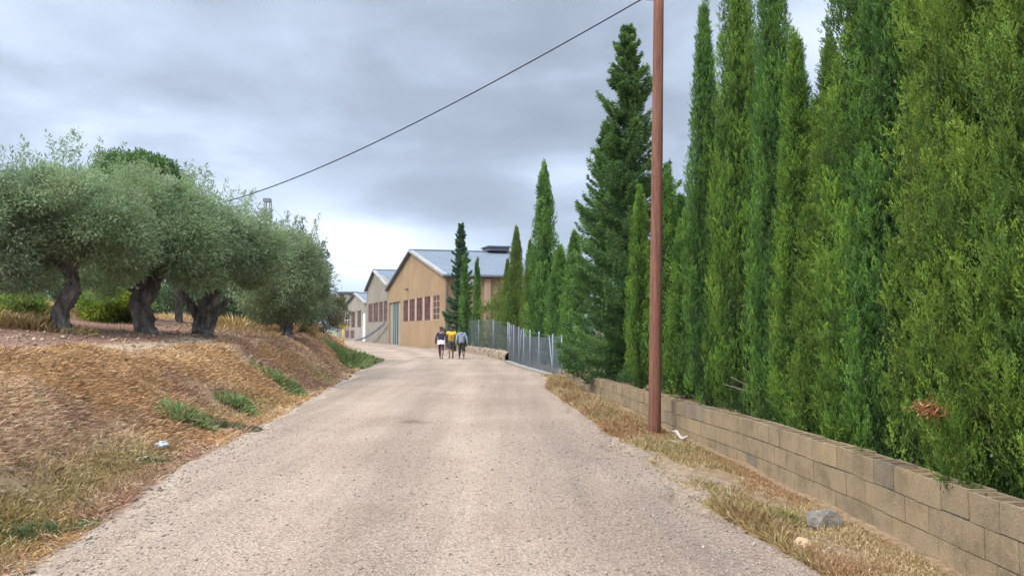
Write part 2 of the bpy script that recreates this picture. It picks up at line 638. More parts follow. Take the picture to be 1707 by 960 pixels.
# ------------------------------------------------------------------ block wall by the cypress hedge
M_block, t, p = mat_new('concrete_block')
a = nd(t, 'ShaderNodeAttribute', attribute_name='Col')
f1 = mnode_noise(t, 2.6, 9, 0.72)
f2 = mnode_noise(t, 60, 4, 0.6)
c1 = mulcol(t, a.outputs['Color'], ramp(t, f1, [(0.32, (0.62, 0.62, 0.64)), (0.52, (1, 1, 1)), (0.72, (1.18, 1.15, 1.1))]))
c1 = mulcol(t, c1, ramp(t, f2, [(0.3, (0.82, 0.82, 0.82)), (0.7, (1.12, 1.12, 1.12))]))
t.links.new(c1, p.inputs['Base Color'])
p.inputs['Roughness'].default_value = 0.95
p.inputs['Specular IOR Level'].default_value = 0.1
bump(t, p, f2, 0.6, 0.01)
M_mortar = simple_mat('mortar', (0.17, 0.145, 0.115), 0.95, 0.3, 20)

wy = np.arange(0.0, 24.46, 0.02)
wx = XW(wy)
arc = np.concatenate([[0], np.cumsum(np.hypot(np.diff(wx), np.diff(wy)))])


def wall_pt(s):
    y_ = np.interp(s, arc, wy)
    x_ = np.interp(s, arc, wx)
    y2 = np.interp(min(s + 0.1, arc[-1]), arc, wy)
    x2 = np.interp(min(s + 0.1, arc[-1]), arc, wx)
    if s + 0.1 > arc[-1]:
        x2, y2, x_b, y_b = x_, y_, np.interp(s - .1, arc, wx), np.interp(s - .1, arc, wy)
        return x_, y_, math.atan2(y_ - y_b, x_ - x_b)
    return x_, y_, math.atan2(y2 - y_, x2 - x_)


def wall_top(y_):
    return float(np.interp(y_, [0, 4.2, 8.7, 12.5, 22.4, 25], [.575, .57, .56, .48, .345, .33]))


t_wall = thing('block_wall', 'low wall of tan hollow concrete blocks below the cypress hedge', 'wall', (2.5, 12, 0))
bv, bf, bc = [], [], []
wr = random.Random(11)
xc_ = [-0.148, -0.124, -0.014, 0.014, 0.124, 0.148]
yc_ = [-0.1, -0.072, 0.072, 0.1]


def add_block(s, course, top):
    x_, y_, ang = wall_pt(s)
    zt = wall_top(y_) - 0.2 * course - 0.004
    M = Matrix.Translation((x_ + 0.1 * math.sin(ang) + wr.uniform(-.004, .004), y_ - 0.1 * math.cos(ang), zt + (wr.uniform(-.006, .008) if top else wr.uniform(-.002, .002)))) @ \
        Matrix.Rotation(ang + (wr.uniform(-.035, .035) if top else wr.uniform(-.006, .006)), 4, 'Z') @ \
        Matrix.Rotation((wall_top(y_) - wall_top(y_ + .1)) * 10 + (wr.uniform(-.012, .012) if top else 0), 4, 'Y')
    b0 = len(bv)
    fs = []
    pts = []
    if top:
        for j, yv in enumerate(yc_):
            for i, xv in enumerate(xc_):
                pts.append((xv, yv, 0))
        q = lambda i, j: j * 6 + i
        for j in range(3):
            for i in range(5):
                if j == 1 and i in (1, 3):
                    continue
                fs.append((q(i, j), q(i + 1, j), q(i + 1, j + 1), q(i, j + 1)))
        for i in (1, 3):
            k = len(pts)
            for (ii, jj) in ((i, 1), (i + 1, 1), (i + 1, 2), (i, 2)):
                pts.append((xc_[ii], yc_[jj], -0.13))
            rim = [q(i, 1), q(i + 1, 1), q(i + 1, 2), q(i, 2)]
            for m in range(4):
                fs.append((rim[m], rim[(m + 1) % 4], k + (m + 1) % 4, k + m))
            fs.append((k, k + 1, k + 2, k + 3))
        k = len(pts)
        for (xv, yv) in ((xc_[0], yc_[0]), (xc_[-1], yc_[0]), (xc_[-1], yc_[-1]), (xc_[0], yc_[-1])):
            pts.append((xv, yv, -0.19))
        for m, (r0, r1) in enumerate(((q(0, 0), q(5, 0)), (q(5, 0), q(5, 3)), (q(5, 3), q(0, 3)), (q(0, 3), q(0, 0)))):
            fs.append((r0, r1, k + (m + 1) % 4, k + m))
    else:
        hx_, hy_ = 0.148, 0.1
        pts = [(-hx_, -hy_, 0), (hx_, -hy_, 0), (hx_, hy_, 0), (-hx_, hy_, 0), (-hx_, -hy_, -.19), (hx_, -hy_, -.19), (hx_, hy_, -.19), (-hx_, hy_, -.19)]
        fs = [(0, 1, 2, 3), (7, 6, 5, 4), (0, 4, 5, 1), (1, 5, 6, 2), (2, 6, 7, 3), (3, 7, 4, 0)]
    o0 = t_wall.location
    bv.extend([M @ Vector(p_) - o0 for p_ in pts])
    bf.extend([tuple(b0 + i for i in f) for f in fs])
    g = wr.random()
    base = Vector((0.30, 0.220, 0.126)).lerp(Vector((0.262, 0.196, 0.122)), g)
    if wr.random() < 0.06:
        base = base.lerp(Vector((0.18, 0.150, 0.115)), 0.6)
    base *= wr.uniform(0.95, 1.06)
    bc.extend([tuple(base)] * len(fs))


for course in range(4):
    s = 0.2 + (0.13 if course % 2 else 0.0) + .02 * course
    while s < arc[-1] - 0.16:
        add_block(s, course, course == 0)
        s += 0.303
me = bpy.data.meshes.new('blocks')
me.from_pydata([tuple(v) for v in bv], [], bf)
ca = me.color_attributes.new('Col', 'FLOAT_COLOR', 'CORNER')
arr = np.ones((len(me.loops), 4), np.float32)
i = 0
for f, c in zip(bf, bc):
    arr[i:i + len(f), :3] = c
    i += len(f)
ca.data.foreach_set('color', arr.ravel())
me.materials.append(M_block)
link('blockwork', me, t_wall)
# mortar bed: one continuous strip just behind the faces of the blocks
mb = MB()
ss = np.arange(0.2, arc[-1] - 0.2, 0.4)
ring = []
for s in ss:
    x_, y_, ang = wall_pt(s)
    n = Vector((math.sin(ang), -math.cos(ang), 0))
    c = Vector((x_, y_, 0)) + n * 0.1
    zt = wall_top(y_) - 0.15
    ring.append([c - n * 0.088 + Vector((0, 0, -0.35)), c + n * 0.088 + Vector((0, 0, -0.35)), c + n * 0.088 + Vector((0, 0, zt)), c - n * 0.088 + Vector((0, 0, zt))])
vs_ = [p_ for r_ in ring for p_ in r_]
fs_ = []
for i in range(len(ring) - 1):
    for k in range(4):
        fs_.append((i * 4 + k, i * 4 + (k + 1) % 4, i * 4 + 4 + (k + 1) % 4, i * 4 + 4 + k))
fs_ += [(0, 1, 2, 3), tuple((len(ring) - 1) * 4 + k for k in range(4))]
mb.add(vs_, fs_)
mb.build('mortar', M_mortar, t_wall)

# ------------------------------------------------------------------ wooden pole, wire
M_pole, t, p = mat_new('pole_wood')
f1 = mnode_noise(t, 2.2, 9, 0.72, mapping=(9, 9, 0.30))
f2 = mnode_noise(t, 9, 6, 0.7, mapping=(5, 5, 0.5))
c1 = ramp(t, f1, [(0.28, (0.108, 0.043, 0.026)), (0.48, (0.185, 0.073, 0.041)), (0.6, (0.215, 0.092, 0.055)), (0.74, (0.27, 0.16, 0.115))])
c1 = mulcol(t, c1, ramp(t, f2, [(0.3, (0.6, 0.58, 0.58)), (0.6, (1.1, 1.1, 1.1))]))
t.links.new(c1, p.inputs['Base Color'])
p.inputs['Roughness'].default_value = 0.85
bump(t, p, f2, 1.0, 0.015)
M_iron = simple_mat('galvanised_iron', (0.33, 0.34, 0.35), 0.5, 0.3, 6, 0.6)
M_cable = simple_mat('cable', (0.03, 0.03, 0.035), 0.6)
M_porc = simple_mat('porcelain', (0.12, 0.07, 0.05), 0.3)

pb = at(1091, 723, 11.4)
ptop = at(1098.3, -30, 11.4)
pt_ = thing('utility_pole', 'reddish brown wooden pole standing on the verge in front of the block wall', 'utility pole', (pb.x, pb.y, 0.0))
dirp = (ptop - pb).normalized()
pts = [pb - dirp * 0.35 + dirp * s for s in np.linspace(0, (ptop - pb).length + 0.35, 16)]
rads = list(np.linspace(0.098, 0.080, 16))
MB().tube(pts, rads, 18).build('shaft', M_pole, pt_, smooth=True)
ins = at(1079, 0, 11.4)
pax = pb + dirp * ((ins.z - pb.z) / dirp.z)
MB().tube([pax, ins + Vector((-.01, 0, 0))], 0.012, 8).tube([ins, ins + Vector((0, 0, 0.035))], 0.012, 8).build('bracket', M_iron, pt_)
MB().tube([ins + Vector((0, 0, .0)), ins + Vector((0, 0, .03)), ins + Vector((0, 0, .05)), ins + Vector((0, 0, .10))], [0.025, 0.04, 0.028, 0.034], 10).build('insulator', M_porc, pt_, smooth=True)

# second pole stands among the olives and carries the far end of the wire
Y2 = 33.0
p2t = at(300, 352, Y2)
z2 = float(ground_z(p2t.x, Y2))
t2 = thing('utility_pole', 'grey weathered pole hidden among the olive crowns at the far end of the wire', 'utility pole', (p2t.x, Y2, z2))
MB().tube([(p2t.x, Y2, z2 - .3), (p2t.x, Y2, p2t.z + .25)], [0.1, 0.08], 12).build('shaft', M_bark, t2, smooth=True)
wpts = []
a0, b0 = ins + Vector((0, 0, 0.06)), p2t
for i in range(41):
    s = i / 40
    q = a0.lerp(b0, s)
    q.z -= 0.62 * 4 * s * (1 - s)
    wpts.append(q)
tag(MB().tube(wpts, [0.012 + 0.010 * i / 40 for i in range(41)], 6).build('overhead_wire', M_cable), 'dark overhead wire sagging from the wooden pole to the olive trees', 'wire')

# lattice mast far behind the olives
M_mast = simple_mat('mast_steel', (0.16, 0.17, 0.18), 0.6, 0.2, 2, 0.4)
Ym = 105.0
mt, mbm = at(447, 333, Ym), at(447, 540, Ym)
tm = thing('lattice_mast', 'slim grey lattice mast rising behind the olive trees', 'mast', (mt.x, Ym, 0))
hw = 0.42
corners = [(-1, -1), (1, -1), (1, 1), (-1, 1)]
Ht = mt.z
for (a_, b_) in corners:
    MB().tube([(mt.x + a_ * hw * 1.5, Ym + b_ * hw * 1.5, 0), (mt.x + a_ * hw * .8, Ym + b_ * hw * .8, Ht)], 0.07, 5).build('leg', M_mast, tm)
m_ = MB()
lv = np.arange(1.5, Ht, 1.1)
for i in range(len(lv) - 1):
    for k in range(4):
        a_, b_ = corners[k], corners[(k + 1) % 4]
        h0, h1 = hw * (1.5 - .7 * lv[i] / Ht), hw * (1.5 - .7 * lv[i + 1] / Ht)
        if (i + k) % 2:
            a_, b_ = b_, a_
        m_.tube([(mt.x + a_[0] * h0, Ym + a_[1] * h0, lv[i]), (mt.x + b_[0] * h1, Ym + b_[1] * h1, lv[i + 1])], 0.045, 4)
m_.build('bracing', M_mast, tm)
m_ = MB()
m_.box((mt.x - .15, Ym, Ht - .1), (0.95, 0.8, 0.5)).build('head_plate', M_mast, tm)

# ------------------------------------------------------------------ foliage builders
def unit(a):
    return a / np.maximum(np.linalg.norm(a, axis=1, keepdims=True), 1e-6)


def kites(P, D, Lg, Wd, rg, bend=0.25, face=None, loose=0.55):
    """One slender leaf per point: base, two sides, tip."""
    n = len(P)
    D = unit(D)
    rnd = rg.normal(size=(n, 3))
    if face is not None:
        rnd = unit(np.asarray(face)) + rnd * loose
    S_ = unit(np.cross(D, rnd))
    Nn = np.cross(S_, D)
    Lg, Wd = np.asarray(Lg)[:, None], np.asarray(Wd)[:, None]
    base = P
    mid = P + D * Lg * 0.45 + Nn * Lg * bend * 0.3
    tip = P + D * Lg - Nn * Lg * bend * 0.15
    V_ = np.stack([base, mid + S_ * Wd * .5, tip, mid - S_ * Wd * .5], 1).reshape(-1, 3)
    return V_, np.arange(4 * n, dtype=np.int32).reshape(n, 4)


def jitter_cols(c, n, rg, v=0.16, h=0.06):
    c = np.broadcast_to(np.asarray(c, float), (n, 3)).copy()
    c *= rg.uniform(1 - v, 1 + v, (n, 1))
    c *= 1 + rg.normal(0, h, (n, 3))
    return np.clip(c, 0.004, 0.9)


def taper_trunk(name, H, r0, r1, mat, rg, seg=10, wob=0.05, n=14):
    pts, rad = [], []
    for i in range(n):
        s = i / (n - 1)
        pts.append((wob * (rg.random() - .5) * (s > 0), wob * (rg.random() - .5) * (s > 0), -0.25 + (H + 0.25) * s))
        rad.append(r0 * (1 - s) + r1 * s)
    o = MB().tube(pts, rad, seg)
    me_ = bpy.data.meshes.new(name)
    me_.from_pydata([tuple(q) for q in o.v], [], o.f)
    for pl in me_.polygons:
        pl.use_smooth = True
    me_.materials.append(mat)
    return me_


def twigs(P, D, C, Nf, k, tl, rg, fan=.42):
    """Turn every point into a small flat spray of k leaves along a twig."""
    n = len(P)
    D = unit(D)
    S_ = unit(np.cross(D, unit(Nf) + rg.normal(0, .35, (n, 3))))
    u = (np.arange(k) + .5) / k
    sg = np.where(np.arange(k) % 2, 1.0, -1.0)
    Lt = tl * rg.uniform(.6, 1.35, (n, 1, 1))
    Pt = P[:, None, :] + D[:, None, :] * (u[None, :, None] * Lt) + S_[:, None, :] * (sg * (1 - u) * .16)[None, :, None] * Lt + rg.normal(0, .05, (n, k, 3)) * Lt
    Dt = D[:, None, :] + S_[:, None, :] * (sg * fan * (1.1 - u))[None, :, None] + rg.normal(0, .18, (n, k, 3))
    Ct = C[:, None, :] * rg.uniform(.78, 1.22, (n, 1, 1)) * (0.9 + .25 * u)[None, :, None]
    Nt = np.broadcast_to(Nf[:, None, :], (n, k, 3))
    return Pt.reshape(-1, 3), Dt.reshape(-1, 3), np.clip(Ct.reshape(-1, 3), .004, .9), Nt.reshape(-1, 3)


def cypress_mesh(H, Rr, n_pl, n_leaf, lf, wd, deep, fresh, seed, z0=0.05, ragged=0.15, fat=0.13, spread=0.16, pw=0.75, cones=120, dead=0, pl=.7, tw=0, tl=.1):
    """Upright plumes of scale foliage, each its own shade of green."""
    rg = np.random.default_rng(seed)
    Ps, Ds, Cs, Ls, Ws, Ns = [], [], [], [], [], []
    prof = lambda t_: Rr * np.minimum(1, 0.80 + t_ * 1.6) * np.maximum(1 - t_, 0.0) ** pw
    ga = 2.399963
    for i in range(n_pl):
        t_ = ((i + rg.random()) / n_pl) ** 0.92
        az = i * ga + rg.normal(0, 0.4)
        rr_ = prof(t_) * (1 + rg.normal(0, ragged))
        rr_ *= 1 + .22 * math.sin(3 * az + seed + 1.2 * t_) + .17 * math.sin(5 * az - 2.5 * t_ + 2 * seed)
        rr_ = max(rr_, 0.03)
        h = z0 + t_ * (H - 0.5)
        Lp = (pl + pl * rg.random()) * (0.6 + 0.4 * (1 - t_)) * min(1, H / 6)
        dirh = np.array([math.cos(az), math.sin(az), 0])
        p0 = dirh * rr_ * 0.45 + np.array([0, 0, h - 0.25])
        lean = spread + rg.normal(0, 0.06)
        s = rg.random(n_leaf) ** 0.9
        out_ = rr_ * 0.45 + (rr_ * 0.55) * np.minimum(1, s * 2.2) + lean * Lp * (s - .3) * 0.5
        out_ = np.minimum(out_, rr_ * 1.25)
        hh = h - 0.25 + Lp * s
        hh = np.where(hh > H, H - rg.random(n_leaf) ** 2 * 1.2, hh)
        # taper to the apex
        tt = np.clip((hh - z0) / H, 0, 1)
        out_ = np.minimum(out_, prof(tt) * 1.3 + 0.004)
        pr = fat * np.sin(np.clip(s * 0.92 + 0.08, 0, 1) * math.pi) ** 0.6 * (0.7 + 0.6 * rg.random())
        pr = np.minimum(pr, 0.012 + prof(tt) * 0.62)
        ang = rg.random(n_leaf) * 2 * math.pi
        q = np.sqrt(rg.random(n_leaf)) ** 0.6
        off = np.stack([np.cos(ang), np.sin(ang), np.zeros(n_leaf)], 1) * (pr * q)[:, None]
        P = dirh * out_[:, None] + off
        P[:, 2] = hh + rg.normal(0, 0.02, n_leaf)
        sw = 0.05 * math.sin(az * 3 + i)
        P[:, 0] += sw * s
        D = off / np.maximum(np.linalg.norm(off, axis=1, keepdims=True), 1e-5) * 0.50 + np.array([0, 0, 1.15]) + dirh * 0.18 + rg.normal(0, 0.35, (n_leaf, 3))
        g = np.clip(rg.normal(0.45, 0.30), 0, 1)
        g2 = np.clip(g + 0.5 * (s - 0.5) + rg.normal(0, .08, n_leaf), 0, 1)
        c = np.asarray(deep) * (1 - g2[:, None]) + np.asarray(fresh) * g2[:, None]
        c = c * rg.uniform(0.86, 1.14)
        if rg.random() < 0.05:
            c = c * 0.6 + np.array([0.075, 0.065, 0.025]) * 0.4
        if i < dead:
            c = np.broadcast_to(np.array([0.20, 0.095, 0.04]), c.shape)
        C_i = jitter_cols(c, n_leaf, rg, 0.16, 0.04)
        N_i = (off / np.maximum(np.linalg.norm(off, axis=1, keepdims=True), 1e-5) * .8 + dirh * .55 + np.array([0, 0, .25]))
        if tw:
            P, D, C_i, N_i = twigs(P, D, C_i, N_i, tw, tl, rg)
        m_ = len(P)
        Ps.append(P); Ds.append(D); Cs.append(C_i); Ns.append(N_i)
        Ls.append(lf * rg.uniform(.6, 1.35, m_)); Ws.append(wd * rg.uniform(.7, 1.3, m_))
    # inner twig foliage so that the column is closed
    ni = int(n_pl * n_leaf * max(tw, 1) * 0.12)
    t_ = rg.random(ni) ** 0.9 * 0.96
    az = rg.random(ni) * 2 * math.pi
    r_ = prof(t_) * rg.uniform(.15, .75, ni)
    P = np.stack([np.cos(az) * r_, np.sin(az) * r_, z0 + t_ * H * 0.97], 1)
    Ps.append(P); Ds.append(rg.normal(0, .6, (ni, 3)) + np.array([0, 0, .8]))
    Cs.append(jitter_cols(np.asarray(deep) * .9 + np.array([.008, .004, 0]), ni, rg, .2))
    Ls.append(lf * 1.6 * rg.uniform(.7, 1.3, ni)); Ws.append(wd * 2.2 * rg.uniform(.7, 1.3, ni))
    Ns.append(np.stack([np.cos(az), np.sin(az), np.zeros(ni)], 1))
    if cones:
        t_ = rg.random(cones) * .9
        az = rg.random(cones) * 2 * math.pi
        r_ = prof(t_) * rg.uniform(.85, 1.12, cones)
        Ps.append(np.stack([np.cos(az) * r_, np.sin(az) * r_, z0 + t_ * H], 1))
        Ds.append(rg.normal(0, 1, (cones, 3)))
        Cs.append(jitter_cols((0.24, 0.20, 0.14), cones, rg))
        Ls.append(np.full(cones, .03)); Ws.append(np.full(cones, .03))
        Ns.append(np.stack([np.cos(az), np.sin(az), np.zeros(cones)], 1))
    P, D, C_, Lg, Wd, Nf = (np.concatenate(x) for x in (Ps, Ds, Cs, Ls, Ws, Ns))
    V_, F_ = kites(P, D, Lg, Wd, rg, face=Nf, loose=.5)
    return np_mesh('crown', V_, F_, M_leaf, C_)


def fir_mesh(H, Rr, seed, n_br=170, lf=0.10, wd=0.028, z0=0.1, dens=1.0, col=(0.066, 0.135, 0.044), tip=(0.175, 0.285, 0.070), pw=0.62, droop=0.22):
    """Whorls of boughs with flat needle sprays and a ragged outline."""
    rg = np.random.default_rng(seed)
    Ps, Ds, Cs, Ls, Ws, Ns = [], [], [], [], [], []
    for i in range(n_br):
        t_ = ((i + rg.random()) / n_br) ** 0.88
        az = i * 2.399963 + rg.normal(0, .35)
        Lb = Rr * max(1 - t_, 0.0) ** pw * min(1, .8 + t_ * 2) * np.clip(rg.normal(0.85, 0.30), .35, 1.5) + 0.07
        h = z0 + t_ * (H - 0.35)
        dirh = np.array([math.cos(az), math.sin(az), 0.0])
        side = np.array([-math.sin(az), math.cos(az), 0.0])
        el = 0.35 * t_ + rg.normal(0, .08)
        n = int((90 + 230 * Lb) * dens)
        s = rg.random(n) ** 0.65
        sag = -droop * Lb * np.sin(s * 2.2) + (el * Lb + 0.16 * Lb) * s ** 2.2 + el * .3 * Lb * s
        tw = rg.normal(0, 1, n)
        wdt = (0.05 + 0.30 * Lb * (1.02 - s)) * np.clip(tw, -1.6, 1.6) * .5
        P = dirh * (s * Lb)[:, None] + side * wdt[:, None]
        P[:, 2] = h + sag - np.abs(wdt) * .18 + rg.normal(0, .025 + 0.02 * Lb, n)
        D = dirh * (0.75 + .3 * s)[:, None] + side * (np.sign(wdt) * .7)[:, None] + np.array([0, 0, .22]) + rg.normal(0, .4, (n, 3))
        g = np.clip(rg.normal(.35, .25) + .45 * (s - .55), 0, 1)[:, None] if np.ndim(s) else 0
        c = np.asarray(col) * (1 - g) + np.asarray(tip) * g
        c = c * rg.uniform(.82, 1.18)
        Cs.append(jitter_cols(c, n, rg, .22, .05)); Ps.append(P); Ds.append(D)
        Ns.append(np.broadcast_to(dirh * .7 + np.array([0, 0, .8]), (n, 3)))
        Ls.append(lf * rg.uniform(.6, 1.4, n)); Ws.append(wd * rg.uniform(.7, 1.3, n))
    P, D, C_, Lg, Wd, Nf = (np.concatenate(x) for x in (Ps, Ds, Cs, Ls, Ws, Ns))
    V_, F_ = kites(P, D, Lg, Wd, rg, face=Nf, loose=.6)
    return np_mesh('crown', V_, F_, M_leaf, C_)


def blob_crown(lobes, n_clump, n_leaf, lf, wd, cols, seed, up=0.25, droop=0.0, clump_r=0.32, shoots=0, shoot_h=0.8, shell=0.55, sweep=None):
    """Broadleaf crown: many leaf clumps through several lobes; lobes = (x, y, z, rx, ry, rz)."""
    rg = np.random.default_rng(seed)
    Ps, Ds, Cs, Ls, Ws, Ns = [], [], [], [], [], []
    vol = np.array([l[3] * l[4] + l[4] * l[5] for l in lobes])
    for i in range(n_clump):
        l = lobes[rg.choice(len(lobes), p=vol / vol.sum())]
        d_ = rg.normal(size=3); d_ /= np.linalg.norm(d_)
        r_ = shell + (1 - shell) * rg.random() ** 0.6
        c0 = np.array(l[:3]) + d_ * np.array(l[3:]) * r_
        n = int(n_leaf * rg.uniform(.6, 1.4))
        cr_ = clump_r * rg.uniform(.6, 1.4)
        o_ = rg.normal(size=(n, 3))
        o_ = unit(o_) * (rg.random((n, 1)) ** .45)
        P = c0 + o_ * cr_ * np.array([1, 1, .8])
        D = o_ * .9 + d_ * .5 + np.array([0, 0, up - droop]) + rg.normal(0, .45, (n, 3))
        k = cols[rg.integers(len(cols))]
        Cs.append(jitter_cols(np.asarray(k) * rg.uniform(.85, 1.15), n, rg, .22, .05)); Ps.append(P); Ds.append(D)
        Ns.append(o_ * .7 + d_ * .7 + np.array([0, 0, .35]))
        Ls.append(lf * rg.uniform(.6, 1.4, n)); Ws.append(wd * rg.uniform(.7, 1.3, n))
    for i in range(shoots):
        l = lobes[rg.integers(len(lobes))]
        az = rg.random() * 2 * math.pi
        rad = rg.random() ** .6
        x0, y0 = l[0] + math.cos(az) * l[3] * rad * .9, l[1] + math.sin(az) * l[4] * rad * .9
        zt = l[2] + l[5] * math.sqrt(max(0, 1 - (rad * .9) ** 2)) - .1
        hs = shoot_h * rg.uniform(.5, 1.2)
        n = int(70 * hs / lf * 0.1)
        s = rg.random(n)
        ln = rg.normal(0, .22, 2)
        P = np.stack([x0 + ln[0] * s * hs, y0 + ln[1] * s * hs, zt + s * hs], 1) + rg.normal(0, 1, (n, 3)) * (.11 * (1.15 - s))[:, None]
        D = rg.normal(0, .8, (n, 3)) + np.array([0, 0, .7])
        Cs.append(jitter_cols(np.asarray(cols[rg.integers(len(cols))]) * .92, n, rg, .2, .05)); Ps.append(P); Ds.append(D)
        Ns.append(rg.normal(0, 1, (n, 3)) + np.array([0, 0, .4]))
        Ls.append(lf * rg.uniform(.7, 1.4, n)); Ws.append(wd * rg.uniform(.8, 1.3, n))
    P, D, C_, Lg, Wd, Nf = (np.concatenate(x) for x in (Ps, Ds, Cs, Ls, Ws, Ns))
    V_, F_ = kites(P, D, Lg, Wd, rg, face=Nf, loose=.4)
    return np_mesh('crown', V_, F_, M_leaf, C_)


def plant_tree(name, label, cat, loc, parts, scale=(1, 1, 1), rz=0.0, group=None):
    o = thing(name, label, cat, loc, group, rz)
    o.scale = scale
    for nm, me_ in parts:
        link(nm, me_, o)
    return o


# ------------------------------------------------------------------ cypress hedge behind the block wall
G_HEDGE = 'cypress trees in the tall hedge behind the block wall'
DEEP, FRESH = (0.050, 0.115, 0.028), (0.24, 0.385, 0.055)
DEEP2, FRESH2 = (0.046, 0.112, 0.034), (0.19, 0.345, 0.062)
DEEP3, FRESH3 = (0.056, 0.118, 0.026), (0.25, 0.36, 0.052)
rt = np.random.default_rng(21)
trunkA = taper_trunk('trunk', 6.6, 0.10, 0.02, M_bark, rt)
near = [
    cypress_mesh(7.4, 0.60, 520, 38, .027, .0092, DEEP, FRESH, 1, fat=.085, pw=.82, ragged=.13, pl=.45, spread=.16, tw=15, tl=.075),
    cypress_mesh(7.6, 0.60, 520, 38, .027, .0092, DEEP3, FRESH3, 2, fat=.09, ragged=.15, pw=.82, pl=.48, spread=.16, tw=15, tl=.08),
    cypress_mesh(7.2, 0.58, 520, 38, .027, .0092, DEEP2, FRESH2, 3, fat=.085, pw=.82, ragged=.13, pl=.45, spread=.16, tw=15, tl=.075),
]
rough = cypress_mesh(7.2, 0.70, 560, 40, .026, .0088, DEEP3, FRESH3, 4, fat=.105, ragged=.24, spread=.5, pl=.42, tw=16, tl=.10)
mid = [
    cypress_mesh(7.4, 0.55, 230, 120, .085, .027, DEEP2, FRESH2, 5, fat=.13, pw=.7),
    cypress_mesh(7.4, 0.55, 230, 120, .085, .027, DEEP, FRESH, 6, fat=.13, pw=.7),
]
hedge = [
    # px of the crown centre, distance, mesh, scale xy, scale z, turn, label
    (1835, 4.55, rough, .95, 1.0, .3, 'nearest loose yellowish green cypress cut by the right edge behind the wall'),
    (1715, 5.25, rough, .92, 1.05, 2.2, 'bushy cypress with ragged spreading lower boughs, second nearest behind the block wall'),
    (1618, 5.85, near[1], .98, 1.05, 4.1, 'yellow green cypress with a dead rust brown sprig near its foot'),
    (1530, 6.65, near[2], .92, 1.08, 5.5, 'dark green cypress beside a deep black gap in the hedge'),
    (1470, 7.25, near[0], .98, 1.1, 1.1, 'broad dense cypress overhanging the wall just behind the grey boulder'),
    (1405, 8.1, near[1], .80, .62, 2.9, 'bright cypress just right of the patch of sky between hedge tops'),
    (1344, 9.0, near[0], .76, .70, 3.6, 'shorter cypress with a yellow green pointed top below the sky gap'),
    (1304, 9.9, near[2], .84, 1.05, 0.4, 'tall dark cypress just left of the sky gap in the hedge'),
    (1246, 11.3, near[0], .92, 1.22, 5.0, 'tall cypress above the bare grey branch at the wall'),
    (1186, 13.2, near[2], .92, 1.05, 1.9, 'slim spire topped cypress, first full tree right of the wooden pole'),
    (1150, 14.6, mid[1], .80, .50, 0.8, 'low light green cypress filling in behind the wooden pole'),
    (1119, 15.8, mid[0], .86, .66, 2.4, 'dark narrow cypress peeking out just right of the wooden pole'),
    (1072, 16.6, mid[1], .70, .62, 3.3, 'light green cypress partly hidden just left of the wooden pole'),
]
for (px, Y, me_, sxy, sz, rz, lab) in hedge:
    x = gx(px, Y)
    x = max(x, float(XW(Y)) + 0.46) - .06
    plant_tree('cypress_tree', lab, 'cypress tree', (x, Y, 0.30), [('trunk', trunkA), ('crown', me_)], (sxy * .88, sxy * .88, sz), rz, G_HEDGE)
# second row close behind closes the gaps; greens darkened to put shade in them
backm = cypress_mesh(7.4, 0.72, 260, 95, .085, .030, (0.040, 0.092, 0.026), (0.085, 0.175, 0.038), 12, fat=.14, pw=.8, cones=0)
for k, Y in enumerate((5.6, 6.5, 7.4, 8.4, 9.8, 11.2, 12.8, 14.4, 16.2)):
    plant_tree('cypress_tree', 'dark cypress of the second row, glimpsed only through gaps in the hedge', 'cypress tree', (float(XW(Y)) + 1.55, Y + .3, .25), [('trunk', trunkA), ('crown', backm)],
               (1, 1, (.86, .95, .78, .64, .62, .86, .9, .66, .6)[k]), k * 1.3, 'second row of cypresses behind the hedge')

# a dead sprig and a bare branch belong to their trees
def sprig_on(tree_label, p, mesh_name, mat, build):
    o = next(q for q in COL.objects if q.get('label') == tree_label)
    b = build()
    me_ = bpy.data.meshes.new(mesh_name)
    Mi = (Matrix.Translation(o.location) @ Matrix.Rotation(o.rotation_euler.z, 4, 'Z') @ Matrix.Diagonal((*o.scale, 1))).inverted()
    if isinstance(b, MB):
        me_.from_pydata([tuple(Mi @ q) for q in b.v], [], b.f)
        me_.materials.append(mat)
        for pl in me_.polygons:
            pl.use_smooth = True
    else:
        V_, F_, C_ = b
        V_ = np.array([tuple(Mi @ Vector(q)) for q in V_])
        me_ = np_mesh(mesh_name, V_, F_, mat, C_)
    return link(mesh_name, me_, o)


def dead_sprig():
    rg = np.random.default_rng(5)
    c = at(1554, 681, 5.12)
    n = 260
    P = np.array(c) + rg.normal(0, 1, (n, 3)) * np.array([.045, .035, .025])
    D = rg.normal(0, .6, (n, 3)) + np.array([-.6, -.3, -.25])
    V_, F_ = kites(P, D, np.full(n, .055), np.full(n, .014), rg)
    return V_, F_, jitter_cols((0.38, 0.18, 0.075), n, rg, .3)


def bare_branch():
    b = MB()
    a0 = at(1283, 668, 10.9)
    for (x, y, dY) in ((1218, 628, 10.35), (1228, 648, 10.3), (1240, 612, 10.45), (1205, 640, 10.3)):
        e_ = at(x, y, dY)
        m1 = a0.lerp(e_, .5) + Vector((0, 0, .03))
        b.tube([a0, m1, e_], [.016, .010, .004], 6)
    return b


M_dead = simple_mat('dead_twig', (0.30, 0.24, 0.19), .9, .3, 20)
sprig_on('yellow green cypress with a dead rust brown sprig near its foot', None, 'dead_sprig', M_leaf, dead_sprig)
sprig_on('tall cypress above the bare grey branch at the wall', None, 'dead_branch', M_dead, bare_branch)

